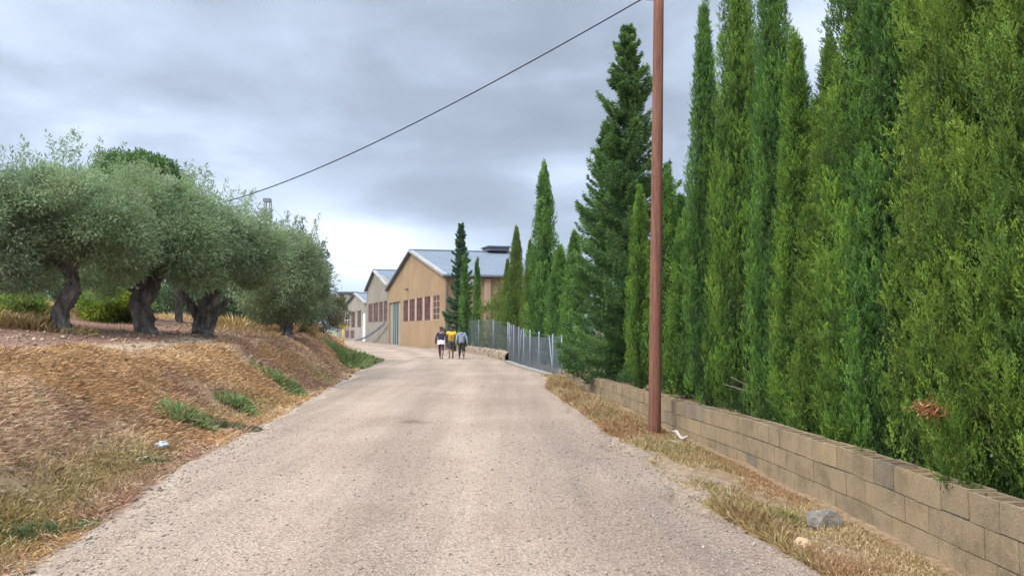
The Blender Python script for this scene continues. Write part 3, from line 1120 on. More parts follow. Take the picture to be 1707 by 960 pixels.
# ------------------------------------------------------------------ big conifers and the trees beyond them
trunkB = taper_trunk('trunk', 9.0, 0.17, 0.02, M_bark, rt)
Yf = 19.5
fir1 = fir_mesh(9.75, 1.75, 31, n_br=320, pw=.80, dens=1.3)
plant_tree('fir_tree', 'tallest dark conifer with ragged spire and drooping boughs left of the wooden pole', 'fir tree', (gx(1050, Yf), Yf, .25), [('trunk', trunkB), ('crown', fir1)], (1, 1, 1), .4)
Yg = 21.5
fir2 = fir_mesh(7.6, 1.35, 37, n_br=230, pw=.62, tip=(0.165, 0.28, 0.065))
plant_tree('fir_tree', 'lower bushy conifer leaning against the left side of the tallest conifer', 'fir tree', (gx(1016, Yg), Yg, .25), [('trunk', taper_trunk('trunk', 7.2, .15, .02, M_bark, rt)), ('crown', fir2)], (1, 1, 1), 1.4)

farc = [
    cypress_mesh(8.5, 0.85, 260, 95,   .12, .040, DEEP2, FRESH2, 8, fat=.17, pw=.78, ragged=.12, cones=0),
    cypress_mesh(8.5, 0.80, 240, 95, .13, .042, (0.075, 0.125, 0.028), (0.20, 0.28, 0.045), 9, fat=.2, pw=.7, ragged=.16, cones=0),
    cypress_mesh(7.0, 0.42, 160, 70, .15, .05, DEEP2, FRESH2, 10, fat=.12, pw=.72, ragged=.12, cones=0),
]
trunkF = taper_trunk('trunk', 7.2, .12, .02, M_bark, rt)
G_FAR = 'trees behind the chain-link fence'
for (px, top, Y, me_, Hm, sxy, rz, lab) in (
        (908, 265, 34.5, farc[0], 8.6, 1.05, .5, 'tall pointed cypress rising behind the near chain-link fence'),
        (934, 405, 31.0, farc[0], 8.6, .90, 2.5, 'low cypress standing right of the tall pointed cypress'),
        (958, 380, 27.0, farc[0], 8.6, .80, 4.5, 'low cypress squeezed between the fence end and the bushy conifer'),
        (861, 376, 41.0, farc[1], 8.6, .78, 1.5, 'yellow green cypress with twin spires behind the fence corner'),
        (884, 398, 38.5, farc[1], 8.6, .62, 3.5, 'slender yellowish cypress just left of the tall pointed cypress'),
        (846, 430, 43.5, farc[1], 8.6, .60, 4.5, 'small dull green cypress left of the twin spired one'),
        (774, 424, 52.5, farc[2], 7.1, .95, .9, 'light green columnar cypress in front of the small dark conifer'),
        (795, 428, 52.0, farc[2], 7.1, .80, 2.9, 'thinnest dark cypress standing alone before the warehouse side wall')):
    Ht = gz(top, Y)
    plant_tree('cypress_tree', lab, 'cypress tree', (gx(px, Y), Y, 0.0), [('trunk', trunkF), ('crown', me_)], (sxy, sxy, Ht / Hm), rz, G_FAR)
Yc = 56.0
fir3 = fir_mesh(10.0, 1.45, 41, n_br=165, lf=.17, wd=.055, pw=.8, dens=.85, col=(0.06, 0.125, 0.055), tip=(0.12, 0.21, 0.08))
plant_tree('fir_tree', 'small dark conifer standing before the near corner of the tan warehouse', 'fir tree', (gx(768, Yc), Yc, 0), [('trunk', trunkB), ('crown', fir3)], (1, 1, gz(368, Yc) / 10.0), 2.0)
# loose yellow green trees by the far fence
for (px, top, Y, rx, seed, lab) in ((828, 470, 47.0, .95, 51, 'loose yellow green shrubby tree behind the far fence'),
                                  (843, 500, 45.5, .55, 52, 'low yellowish shrub crowding the fence corner post')):
    Ht = gz(top, Y)
    cm = blob_crown([(0, 0, Ht * .42, rx, .8, Ht * .40), (rx * .4, 0, Ht * .66, rx * .5, .5, Ht * .28)], 80, 75, .17, .055, [(0.15, 0.21, 0.04), (0.20, 0.25, 0.05), (0.11, 0.17, 0.04)], seed, up=.5, clump_r=.4, shoots=12, shoot_h=.7)
    plant_tree('young_tree', lab, 'tree', (gx(px, Y), Y, 0), [('trunk', taper_trunk('trunk', Ht * .7, .08, .02, M_bark, rt)), ('crown', cm)])

# ------------------------------------------------------------------ olive trees on the terrace
OL = [(0.265, 0.345, 0.165), (0.30, 0.385, 0.195), (0.24, 0.315, 0.14), (0.33, 0.41, 0.23), (0.285, 0.335, 0.165)]


def olive_trunk(h, r, seed, forks, lean=(0, 0)):
    """Gnarled bole that splits into short limbs; one continuous skin."""
    rg = np.random.default_rng(seed)
    verts, edges, rad = [(0, 0, -.3), (0.02, 0, .05)], [(0, 1)], [r * 1.25, r * 1.12]
    nseg = 5
    for i in range(1, nseg + 1):
        s = i / nseg
        verts.append((lean[0] * s + rg.normal(0, .05), lean[1] * s + rg.normal(0, .05), h * s))
        edges.append((len(verts) - 2, len(verts) - 1))
        rad.append(r * (1.0 - .22 * s) * rg.uniform(.88, 1.14))
    topi = len(verts) - 1
    for (fx, fy, fz, fr, frm) in forks:
        src = topi if frm is None else frm
        p0 = Vector(verts[src])
        e_ = Vector((fx, fy, fz))
        prev = src
        for k in range(1, 5):
            q = p0.lerp(e_, k / 4) + Vector(tuple(rg.normal(0, .05, 3)))
            verts.append(tuple(q))
            edges.append((prev, len(verts) - 1))
            rad.append(fr * (1 - .17 * k))
            prev = len(verts) - 1
    return skin_mesh('trunk', verts, edges, rad, M_oldbark, 0, sub=3, rough=0.10, seed=seed)


def skin_mesh(name, verts, edges, rad, mat, root, sub=2, rough=0.0, seed=0, smooth=True):
    me_ = bpy.data.meshes.new(name + '_cage')
    me_.from_pydata([tuple(v) for v in verts], edges, [])
    tmp = bpy.data.objects.new(name + '_cage', me_)
    COL.objects.link(tmp)
    md = tmp.modifiers.new('skin', 'SKIN')
    sv = me_.skin_vertices[0].data if me_.skin_vertices else None
    if sv is None:
        bpy.context.view_layer.objects.active = tmp
        bpy.ops.mesh.customdata_skin_add()
        sv = me_.skin_vertices[0].data
    for i, r_ in enumerate(rad):
        sv[i].radius = (r_, r_) if not isinstance(r_, (tuple, list)) else r_
        sv[i].use_root = (i == root)
    md.use_smooth_shade = smooth
    if sub:
        ms = tmp.modifiers.new('sub', 'SUBSURF')
        ms.levels = ms.render_levels = sub
    dg = bpy.context.evaluated_depsgraph_get()
    res = bpy.data.meshes.new_from_object(tmp.evaluated_get(dg))
    bpy.data.objects.remove(tmp)
    bpy.data.meshes.remove(me_)
    res.name = name
    if rough:
        n = len(res.vertices)
        co = np.empty(n * 3, np.float32)
        res.vertices.foreach_get('co', co)
        co = co.reshape(n, 3)
        a_ = np.arctan2(co[:, 1], co[:, 0]) * 2.2
        dd = (fbm(a_ * 1.3 + seed, co[:, 2] * 2.2, 5) - .5) * rough * 2.2 + (fbm(a_ * 4 + seed, co[:, 2] * 5, 4) - .5) * rough * 1.3
        h_ = co.copy(); h_[:, 2] = 0
        co += unit(h_) * dd[:, None]
        res.vertices.foreach_set('co', co.ravel())
        res.update()
    res.materials.clear()
    res.materials.append(mat)
    return res


G_OL = 'old olive trees on the terrace'


def olive(px, Y, topy, lab, lobes, seed, trunk, n=150, nl=260, shoots=14, cols=OL, sc_=1.0, lf=.105, wd=.026, cr_=.36, group=G_OL, shoot_h=.8, name='olive_tree', cat='olive tree', lift=0.0):
    x = gx(px, Y)
    z = float(ground_z(x, Y))
    lobes = [(l[0], l[1], l[2] + lift, l[3] * .97, l[4], l[5] * .93) for l in lobes]
    cm = blob_crown(lobes, n, nl, lf, wd, cols, seed, up=.15, droop=.1, clump_r=cr_, shoots=shoots, shoot_h=shoot_h, shell=.72)
    return plant_tree(name, lab, cat, (x, Y, z - .05), [('trunk', trunk), ('crown', cm)], (sc_, sc_, sc_), 0, group)


# first olive: single leaning bole
olive(106, 16.5, 300, 'old olive tree with a single thick leaning trunk, leftmost trunk in view',
      [(-.15, 0, 2.4, 1.45, 1.4, .85), (.35, -.2, 2.7, 1.0, 1.0, .75), (-.95, .1, 1.95, .8, .9, .7), (.8, .1, 2.0, .7, .9, .65), (-.4, 0, 2.9, .8, .8, .5), (-1.25, .3, 1.6, .6, .8, .6), (1.05, .5, 1.65, .5, .7, .55), (1.0, .2, 2.3, .8, .8, .8)], 61,
      olive_trunk(1.3, .175, 61, [(-.45, 0, 2.0, .15, None), (.4, .1, 2.1, .14, None), (.0, -.3, 1.9, .12, None), (.25, 0, 1.25, .13, 4)], (.10, 0)), n=225, nl=235, shoots=34, shoot_h=1.0, cr_=.38, lift=.22)
olive(246, 19.0, 262, 'olive tree with a broad domed crown and pitted trunk, middle of the three trunks',
      [(0, 0, 2.6, 1.5, 1.4, 1.1), (-.2, 0, 3.2, 1.2, 1.1, .9), (-.9, 0, 2.2, .9, .9, .75), (.95, -.1, 2.25, .9, .9, .85), (.5, 0, 3.0, .9, .9, .8), (0.1, -.3, 1.95, 1.1, .6, .5), (-1.15, 0, 1.6, .6, .8, .7), (1.15, .2, 1.7, .6, .8, .7)], 62,
      olive_trunk(1.0, .22, 62, [(-.55, 0, 1.9, .18, None), (.5, .1, 1.8, .17, None), (.1, .2, 2.0, .14, None), (-.5, -.1, 1.25, .15, 4)], (-.08, 0)), n=285, nl=235, shoots=26, cr_=.40, lift=.16)
olive(336, 20.5, 320, 'olive tree whose trunk forks in two stems at the ground, rightmost of the three trunks',
      [(.1, 0, 2.3, 1.45, 1.3, 1.0), (.5, 0, 2.7, 1.0, 1.0, .85), (-.5, 0, 2.4, 1.0, 1.0, .9), (.95, .2, 2.0, .8, .8, .85), (1.35, .6, 1.9, .6, .7, .7), (1.4, .5, 2.2, .7, .7, .7)], 63,
      olive_trunk(.6, .25, 63, [(-.55, 0, 1.3, .17, 2), (.55, 0, 1.3, .2, None), (.2, .1, 1.6, .16, None), (.75, -.1, 1.0, .15, 3)], (.1, 0)), n=255, nl=230, shoots=30, shoot_h=1.0, cr_=.38, lift=.24)
olive(478, 25.5, 352, 'wide olive tree nearest the road with leafy boughs down to the dry grass',
      [(0, 0, 2.1, 1.35, 1.2, 1.35), (.25, 0, 3.0, .85, .8, .75), (-.7, 0, 1.7, .9, .9, 1.0), (.6, 0, 1.7, .8, .8, 1.1), (-.3, .1, 2.8, .7, .7, .7)], 64,
      olive_trunk(.9, .22, 64, [(-.4, 0, 1.8, .13, None), (.4, 0, 1.8, .13, None)]), n=250, nl=240, shoots=24, cr_=.40, shoot_h=1.0,
      cols=[(0.24, 0.30, 0.145), (0.27, 0.335, 0.17), (0.215, 0.265, 0.125), (0.30, 0.35, 0.19)])
olive(-22, 15.5, 240, 'tall pale olive tree cut by the left edge of the view',
      [(0, 0, 2.1, 1.0, 1.1, 1.0), (.5, 0, 2.75, .6, .6, .8), (-.1, .2, 3.1, .6, .6, .5), (.55, .2, 1.4, .6, .8, .6)], 65,
      olive_trunk(.9, .16, 65, [(-.4, 0, 1.9, .1, None), (.25, 0, 2.0, .1, None)]), n=120, nl=200, shoots=26, cr_=.34,
      cols=[(0.26, 0.335, 0.18), (0.30, 0.375, 0.215), (0.23, 0.295, 0.15)])
# loose second row behind
for (px, Y, rx, hz, seed, lab, cols) in (
        (165, 27, 1.7, 4.0, 71, 'pale olive tree in the row behind, between the first two trunks', OL),
        (300, 29, 1.6, 5.2, 72, 'taller wispy olive tree whose shoots stand above the domed crown', OL),
        (385, 30, 1.3, 4.1, 73, 'wispy olive tree with upright shoots behind the forked trunk', OL),
        (432, 31, 1.3, 4.0, 74, 'thin crowned olive tree in front of the lattice mast', OL),
        (60, 24, 1.8, 3.0, 75, 'olive tree in the row behind, left of the first trunk', OL)):
    olive(px, Y, 0, lab, [(0, 0, hz * .58, rx, 1.2, hz * .36), (-.4, 0, hz * .80, rx * .6, .7, hz * .2), (.5, 0, hz * .72, rx * .6, .8, hz * .24)], seed,
          taper_trunk('trunk', hz * .6, .14, .05, M_oldbark, rt), n=120, nl=170, shoots=34, cr_=.38, cols=cols, lf=.13, wd=.038, shoot_h=1.5, group='olive trees of the row behind')
# trees closing the view beyond the second terrace
for (px, Y, rx, hz, seed, lab) in (
        (20, 47, 3.2, 4.2, 91, 'far rounded tree beyond the terrace at the left edge of the grove'),
        (120, 50, 3.4, 4.4, 92, 'far rounded tree seen beyond the first olive trunk'),
        (205, 52, 3.2, 4.2, 93, 'far rounded tree seen left of the middle olive trunk'),
        (290, 50, 3.0, 4.0, 94, 'far rounded tree seen between the middle trunk and the forked trunk'),
        (372, 52, 3.2, 4.2, 95, 'far rounded tree seen right of the forked trunk'),
        (450, 54, 3.0, 4.0, 96, 'far rounded tree behind the wide olive')):
    x = gx(px, Y)
    z = float(ground_z(x, Y))
    cm = blob_crown([(0, 0, hz * .5, rx, 1.6, hz * .5), (rx * .4, 0, hz * .66, rx * .6, 1.2, hz * .32)], 90, 120, .24, .08, [(0.10, 0.15, 0.06), (0.13, 0.18, 0.075), (0.085, 0.13, 0.05)], seed, up=.4, clump_r=.6, shell=.4)
    plant_tree('round_tree', lab, 'tree', (x, Y, z), [('trunk', taper_trunk('trunk', hz * .6, .16, .05, M_bark, rt)), ('crown', cm)], group='far trees beyond the terrace')
# dark dome of a stone pine beyond
x = gx(222, 40)
cm = blob_crown([(0, 0, 0, 2.3, 2, 1.0)], 110, 130, .2, .06, [(0.075, 0.155, 0.035), (0.10, 0.19, 0.045)], 77, up=.5, clump_r=.45, shell=.7)
o = plant_tree('pine_tree', 'dark green rounded treetop showing above the domed olive crown', 'pine tree', (x, 40, 0), [])
c_ = link('crown', cm, o); c_.location = (0, 0, gz(300, 40) + .25)
link('trunk', taper_trunk('trunk', gz(300, 40), .2, .12, M_bark, rt), o)
# tree to the right of the wide olive: darker round tree further back, tan bush, undergrowth
GR = [(0.075, 0.135, 0.055), (0.10, 0.16, 0.07), (0.06, 0.11, 0.05)]
olive(505, 34, 0, 'darker grey green tree whose thin leafy shoots show right of the wide olive', [(0, 0, 2.7, 1.15, 1, 1.7), (.5, 0, 2.6, .9, .8, 1.2), (-.1, 0, 4.0, .7, .6, .8), (-.2, 0, 1.5, 1, .9, 1)], 81,
      taper_trunk('trunk', 3.0, .14, .05, M_bark, rt), n=120, nl=130, shoots=26, cols=[(0.17, 0.225, 0.13), (0.20, 0.255, 0.155), (0.14, 0.185, 0.105)], lf=.15, wd=.045, cr_=.36, group=None, name='leafy_tree', cat='tree')
for (px, Y, rx, hz, seed, lab, cols, nm) in (
        (440, 28.5, 1.5, 1.1, 82, 'dark green bush below the boughs of the wide olive', GR, 'bush'),
        (490, 29.5, 1.0, 1.2, 86, 'dark leafy bush at the right foot of the wide olive', GR, 'bush'),
        (540, 36, 1.3, 2.1, 83, 'tan and olive coloured bush at the end of the terrace', [(0.20, 0.20, 0.09), (0.25, 0.235, 0.10), (0.15, 0.175, 0.07), (0.28, 0.22, 0.10)], 'bush'),
        (172, 22.5, .75, .85, 84, 'bright yellow green shrub between the first and middle olive trunks', [(0.26, 0.33, 0.035), (0.30, 0.37, 0.045), (0.19, 0.28, 0.045)], 'bush'),
        (208, 23.5, .8, .75, 85, 'mid green shrub just left of the middle olive trunk', [(0.16, 0.26, 0.055), (0.20, 0.30, 0.06)], 'bush'),
        (35, 21.5, .5, .6, 87, 'small yellowish shrub left of the first olive trunk', [(0.24, 0.30, 0.05), (0.18, 0.24, 0.05)], 'bush')):
    x = gx(px, Y)
    z = float(ground_z(x, Y))
    cm = blob_crown([(0, 0, hz * .5, rx, .7, hz * .5), (rx * .3, 0, hz * .72, rx * .55, .5, hz * .38)], 70, 110, .11, .04, cols, seed, up=.4, clump_r=.26, shell=.4, shoots=6, shoot_h=.35)
    plant_tree(nm, lab, 'bush', (x, Y, z), [('stem', taper_trunk('stem', hz * .6, .03, .01, M_bark, rt, seg=6)), ('foliage', cm)])

# ------------------------------------------------------------------ warehouses
def plaster(name, c, streak=0.25):
    m, t, p = mat_new(name)
    f1 = mnode_noise(t, 0.35, 7, .62)
    f2 = mnode_noise(t, 1.2, 6, .6, mapping=(1.6, 1.6, .16))
    lo = tuple(x * .80 for x in c); hi = tuple(min(1, x * 1.14) for x in c)
    c1 = ramp(t, f1, [(.3, lo), (.7, hi)])
    c1 = mulcol(t, c1, ramp(t, f2, [(.3, (1 - streak,) * 3), (.7, (1.03,) * 3)]))
    t.links.new(c1, p.inputs['Base Color'])
    p.inputs['Roughness'].default_value = .9
    return m


M_tan = plaster('tan_render', (0.295, 0.185, 0.095), .05)
M_grey = plaster('weathered_render', (0.25, 0.205, 0.15), .2)
M_pale = plaster('pale_render', (0.29, 0.25, 0.20), .15)
M_pier = plaster('pier_render', (0.40, 0.28, 0.185), .15)
M_roof = simple_mat('grey_sheet_roof', (0.125, 0.145, 0.165), .75, .16, 1.2, 0.1, mapping=(1, 1, 1))
M_verge = simple_mat('pale_verge', (0.27, 0.25, 0.23), .8, .3, 2)
M_dark = simple_mat('dark_metal', (0.075, 0.085, 0.10), .6, .2, 3)
M_gut = simple_mat('gutter', (0.07, 0.08, 0.09), .5, .2, 3)
M_red = simple_mat('maroon_frame', (0.10, 0.036, 0.03), .6, .4, 2.5)
M_brown = simple_mat('brown_frame', (0.16, 0.10, 0.08), .7, .35, 2.5)
M_white = simple_mat('white_panel', (0.72, 0.71, 0.68), .6, .1, 3)
M_door = simple_mat('grey_green_door', (0.22, 0.225, 0.175), .6, .3, 1.4, mapping=(3, 3, .25))
M_yel = simple_mat('yellow_paint', (0.62, 0.36, 0.025), .5, .2, 4)
m, t, p = mat_new('dusty_glass')
f = mnode_noise(t, 1.3, 6, .65)
t.links.new(ramp(t, f, [(.35, (.05, .026, .022)), (.65, (.14, .075, .065))]), p.inputs['Base Color'])
p.inputs['Roughness'].default_value = .6
p.inputs['Specular IOR Level'].default_value = .15
M_glass = m

A = Vector((gx(742, 60.0), 60.0, 0))
B = Vector((gx(647, 83.0), 83.0, 0))
EX = (B - A).normalized()
EY = Vector((0.98, 0.20, 0)).normalized()
SKEW = 1.0


def s_of(px):
    """Distance along the shared front line of the sheds for a column of the photograph."""
    u = (px - 853.5) / F_PX
    d_ = B - A
    q = (u * A.y - A.x) / (d_.x - u * d_.y)
    return q * d_.length


def W(s, inn, z, off=Vector((0, 0, 0))):
    return A + EX * s + EY * inn + Vector((0, 0, z))


def slab(mb_, s0, s1, i0, i1, z0_, z1_):
    return mb_.prism([W(s0, i0, z0_), W(s1, i0, z0_), W(s1, i1, z0_), W(s0, i1, z0_)], (0, 0, z1_ - z0_))


def gable(mb_, s0, s1, i0, i1, zb, e0, e1, sa, za):
    return mb_.prism([W(s0, i0, zb), W(s1, i0, zb), W(s1, i0, e1), W(sa, i0, za), W(s0, i0, e0)], EY * (i1 - i0))


def window(parent, s0, s1, z0_, z1_, inn, nv, nh, mat, label=None):
    fr = MB()
    b_ = .07
    slab(fr, s0, s0 + b_, inn, inn + .1, z0_, z1_)
    slab(fr, s1 - b_, s1, inn, inn + .1, z0_, z1_)
    slab(fr, s0 + b_, s1 - b_, inn, inn + .1, z0_, z0_ + b_)
    slab(fr, s0 + b_, s1 - b_, inn, inn + .1, z1_ - b_, z1_)
    for i in range(1, nv):
        c = s0 + (s1 - s0) * i / nv
        slab(fr, c - .035, c + .035, inn + .004, inn + .09, z0_ + b_, z1_ - b_)
    for i in range(1, nh):
        c = z0_ + (z1_ - z0_) * i / nh
        slab(fr, s0 + b_, s1 - b_, inn + .012, inn + .08, c - .035, c + .035)
    w_ = fr.build('window', mat, parent)
    if label:
        w_['label'] = label
    g = MB()
    slab(g, s0 + .01, s1 - .01, inn + .05, inn + .065, z0_ + .01, z1_ - .01)
    g.build('pane', M_glass, w_)
    return w_


def roof_pair(parent, s0, s1, i0, i1, e0, e1, sa, za, over=.35, corr=True):
    """Two corrugated sheets meeting on a ridge."""
    for (sl, el, side) in ((s0, e0, -1), (s1, e1, 1)):
        k = (za - el) / abs(sa - sl)
        so, eo = sl + side * over, el - k * over
        vs_, fs_ = [], []
        nI = int((i1 - i0) / .14) if corr else 2
        for j in range(nI + 1):
            ii = i0 - .3 + (i1 - i0 + .6) * j / nI
            h = .05 + (.035 if j % 2 else 0)
            for (ss_, zz_) in ((so, eo), (sa, za)):
                vs_.append(W(ss_, ii, zz_ + h))
        for j in range(nI):
            fs_.append((j * 2, j * 2 + 1, j * 2 + 3, j * 2 + 2))
        b0 = len(vs_)
        vs_ += [v - Vector((0, 0, .09)) for v in vs_]
        fs_ += [tuple(b0 + q for q in f) for f in fs_]
        MB().add(vs_, fs_).build('roof_slope', M_roof, parent)
        v_ = MB()
        v_.prism([W(so, i0 - .34, eo + .10), W(sa, i0 - .34, za + .10), W(sa, i0 - .34, za - .10), W(so, i0 - .34, eo - .10)], EY * .42)
        v_.build('verge_board', M_verge if side < 0 else M_gut, parent)
    MB().tube([W(sa, i0 - .3, za + .10), W(sa, i1 + .3, za + .10)], .10, 8).build('ridge_cap', M_roof, parent)


# --- tan warehouse
Ls_ = (B - A).length
D1 = 9.6
e0, za = gz(455, 60) - .1, gz(415.5, 71.0) - .1
sa = s_of(686)
t1 = thing('warehouse', 'large tan gabled warehouse with grey sheet roof and maroon windows by the road bend', 'warehouse', tuple(A))
zw0, zw1 = 2.42, 4.55
wl = MB()
sd0, sd1 = s_of(667.5), Ls_ - .5
sws = [(s_of(a_), s_of(b_)) for a_, b_ in ((732.5, 721), (717.5, 707.5), (704.5, 694.5), (691.5, 682.5), (680.5, 672.5))]
slab(wl, 0, sd0, 0, .4, 0, zw0)
gable(wl, 0, Ls_, 0, .4, zw1, e0, e0, sa, za)
slab(wl, sd1, Ls_, 0, .4, 0, zw1)
slab(wl, 0, sws[0][0], 0, .4, zw0, zw1)
slab(wl, sws[-1][1], sd0, 0, .4, zw0, zw1)
wl.build('front_wall', M_tan, t1)
for (a_, b_) in zip(sws[:-1], sws[1:]):
    pr = MB()
    slab(pr, a_[1], b_[0], -.006, .4, zw0 - .002, zw1 - .002)
    pr.build('window_pier', M_pier, t1)
sb = MB()
slab(sb, -.0, .35, .402, D1, 0, e0)
slab(sb, Ls_ - .35, Ls_, .402, D1, 0, e0)
gable(sb, .352, Ls_ - .352, D1 - .4, D1, 0, e0, e0, sa, za)
sb.build('side_wall', M_tan, t1)
for k, (a_, b_) in enumerate(sws):
    window(t1, a_, b_, zw0, zw1, .03, 2, 4, M_red if k else M_pier, None if k else 'greyish window nearest the corner, paler than its neighbours')
dm = MB()
slab(dm, sd0, sd1, .18, .26, 0, zw1)
d_ = dm.build('sliding_door', M_door, t1)
rl_ = MB()
for q in (.33, .5, .66):
    c = sd0 + (sd1 - sd0) * q
    slab(rl_, c - .10, c + .10, .10, .178, .05, zw1 - .05)
rl_.build('door_rib', M_gut, d_)
roof_pair(t1, 0, Ls_, 0, D1, e0, e0, sa, za)
MB().tube([W(-.42, -.3, e0 - .16), W(-.42, D1 + .3, e0 - .16)], .11, 8).build('gutter', M_gut, t1)
MB().tube([W(-.2, .2, e0 - .2), W(-.15, .1, e0 - 2.2), W(-.15, .1, .2)], .07, 8).build('downpipe', M_gut, t1)
for k in range(2):
    c = 3.2 + k * 4.0
    q = MB()
    slab(q, -.16, -.004, c, c + .5, 0, e0 - .35)
    q.build('buttress', M_pier, t1)
for k in range(2):
    q = MB()
    slab(q, -.05, -.003, 1.0 + k * 4.0, 2.6 + k * 4.0, e0 - 1.05, e0 - .35)
    q.build('clerestory_window', M_white, t1)
lm = MB()
slab(lm, s_of(680.6), s_of(679.6), -.3, -.002, 5.5, 5.66)
lm.build('wall_lamp', M_dark, t1)
rv = MB()
rvx = [s for s in (sa,)]
ii0, ii1 = 7.3, 9.35
slab(rv, sa - 1.0, sa + 1.0, ii0, ii1, za + .12, za + .45)
slab(rv, sa - 1.15, sa + 1.15, ii0 - .15, ii1 + .15, za + .455, za + .58)
rv.build('ridge_vent', M_dark, t1)

# --- grey brown warehouse
s1a, s1b = Ls_ + .05, s_of(611.2)
sa2 = s_of(624.7)
e2, za2 = gz(479, s_of(629) / Ls_ * 23 + 60) - .1, gz(450, A.y + (B - A).y * sa2 / Ls_) - .1
e2 = 6.75
t2b = thing('warehouse', 'grey brown weathered gabled warehouse directly beyond the tan one', 'warehouse', tuple(W(s1a, 0, 0)))
wl = MB()
slab(wl, s1a, s1b, 0, .4, 0, 2.5)
gable(wl, s1a, s1b, 0, .4, 4.9, e2, e2, sa2, za2)
wsp = [(s_of(a_), s_of(b_)) for a_, b_ in ((645.5, 639.5), (638, 632), (630.5, 622.5), (621, 614))]
cuts = [s1a] + [q for a_ in wsp for q in a_] + [s1b]
for i in range(0, len(cuts), 2):
    slab(wl, cuts[i], cuts[i + 1], 0, .4, 2.5, 4.9)
wl.build('front_wall', M_grey, t2b)
sb = MB()
slab(sb, s1b - .35, s1b, .402, 22, 0, e2)
gable(sb, s1a, s1b - .352, 21.6, 22, 0, e2, e2, sa2, za2)
sb.build('side_wall', M_grey, t2b)
for k, (a_, b_) in enumerate(wsp):
    window(t2b, a_, b_, 2.5, 4.9, .03, 2, 3, M_brown)
roof_pair(t2b, s1a + .4, s1b, 0, 22, e2 - .1, e2, sa2, za2, over=.25)

# --- low pale warehouse
s2a, s2b = s1b + .05, s_of(574)
sa3 = s_of(593)
Yq = lambda s: A.y + (B - A).y * s / Ls_
e3, za3 = 5.1, gz(488, Yq(sa3)) - .1
t3b = thing('warehouse', 'low pale gabled shed with mixed windows and a white door, far end of the row', 'warehouse', tuple(W(s2a, 0, 0)))
wl = MB()
ops = [(s_of(609), s_of(603.5), 0, 3.9), (s_of(602), s_of(596), 1.9, 4.2), (s_of(592), s_of(586), 1.9, 4.2), (s_of(582.5), s_of(575.5), 1.9, 4.2)]
slab(wl, ops[0][1], s2b, 0, .4, 0, 1.9)
gable(wl, s2a, s2b, 0, .4, 4.2, e3, e3, sa3, za3)
cuts = [ops[0][1]] + [q for a_ in ops[1:] for q in a_[:2]] + [s2b]
for i in range(0, len(cuts), 2):
    slab(wl, cuts[i], cuts[i + 1], 0, .4, 1.9, 4.2)
slab(wl, s2a, ops[0][0], 0, .4, 0, 4.2)
slab(wl, ops[0][0], ops[0][1], 0, .4, 3.9, 4.2)
wl.build('front_wall', M_pale, t3b)
sb = MB()
slab(sb, s2b - .35, s2b, .402, 18, 0, e3)
gable(sb, s2a, s2b - .352, 17.6, 18, 0, e3, e3, sa3, za3)
sb.build('side_wall', M_pale, t3b)
q = MB(); slab(q, ops[0][0], ops[0][1], .12, .2, 0, 3.9)
q.build('door', M_white, t3b)
window(t3b, *ops[1][:2], 1.9, 4.2, .03, 2, 2, M_brown)
window(t3b, *ops[2][:2], 1.9, 4.2, .03, 2, 2, M_red)
window(t3b, *ops[3][:2], 1.9, 4.2, .03, 2, 2, M_white)
for (a_, b_) in ((591, 585), (582.5, 576)):
    q = MB(); slab(q, s_of(a_), s_of(b_), -.03, -.003, .35, 1.5)
    q.build('low_hatch', M_red, t3b)
q = MB(); slab(q, s_of(603), s_of(594), -.06, -.003, 4.28, 4.42)
q.build('lintel', M_verge, t3b)
roof_pair(t3b, s2a + .3, s2b, 0, 18, e3, e3, sa3, za3, over=.25)

# --- flat roofed block beyond
Yb = 132.0
xb = gx(578, Yb)
t4b = thing('flat_roofed_building', 'pale flat roofed two storey block behind the low shed', 'building', (xb, Yb, 0))
q = MB(); q.box((xb, Yb + 4, gz(489, Yb) / 2), (3.4, 8, gz(489, Yb)))
q.build('wall', M_pale, t4b)
q = MB(); q.box((xb, Yb + 4, gz(489, Yb) + .15), (3.9, 8.5, .3))
q.build('roof', M_gut, t4b)
for dx in (-.85, .85):
    q = MB(); q.box((xb + dx, Yb - .03, gz(499, Yb)), (.75, .05, 1.9))
    q.build('window', M_glass, t4b)

# bent dark strip leaning on the grey brown warehouse
pts = []
for i in range(13):
    s = i / 12
    sp = s_of(647.5) * (1 - s) + s_of(609) * s
    pts.append(W(sp, -.35 - .9 * s, .12 + 2.05 * (1 - s) ** 1.7))
tp = [p_ + Vector((0, 0, .32 - .14 * i / 12)) for i, p_ in enumerate(pts)]
q = MB()
for i in range(12):
    pass
vs_, fs_ = [], []
for p_, u_ in zip(pts, tp):
    vs_ += [p_, u_, u_ - EY * .06, p_ - EY * .06]
for i in range(12):
    for k in range(4):
        fs_.append((i * 4 + k, i * 4 + (k + 1) % 4, i * 4 + 4 + (k + 1) % 4, i * 4 + 4 + k))
fs_ += [(0, 1, 2, 3), (48, 49, 50, 51)]
tag(MB().add(vs_, fs_).build('bent_strip', M_dark), 'dark bent strip propped in a curve against the grey brown warehouse', 'strip')

# yellow T-shaped post
Yy = 78.0
py_ = at(572, 576, Yy)
ty = thing('yellow_post', 'yellow post with a short crossbar at the roadside before the low pale shed', 'post', (py_.x, Yy, float(ground_z(py_.x, Yy))))
zt = gz(543, Yy)
MB().tube([(py_.x, Yy, 0), (py_.x, Yy, zt)], .09, 8).build('shaft', M_yel, ty, smooth=True)
MB().box((py_.x + .05, Yy - .1, zt - .02), (.95, .12, .32)).build('crossbar', M_yel, ty)

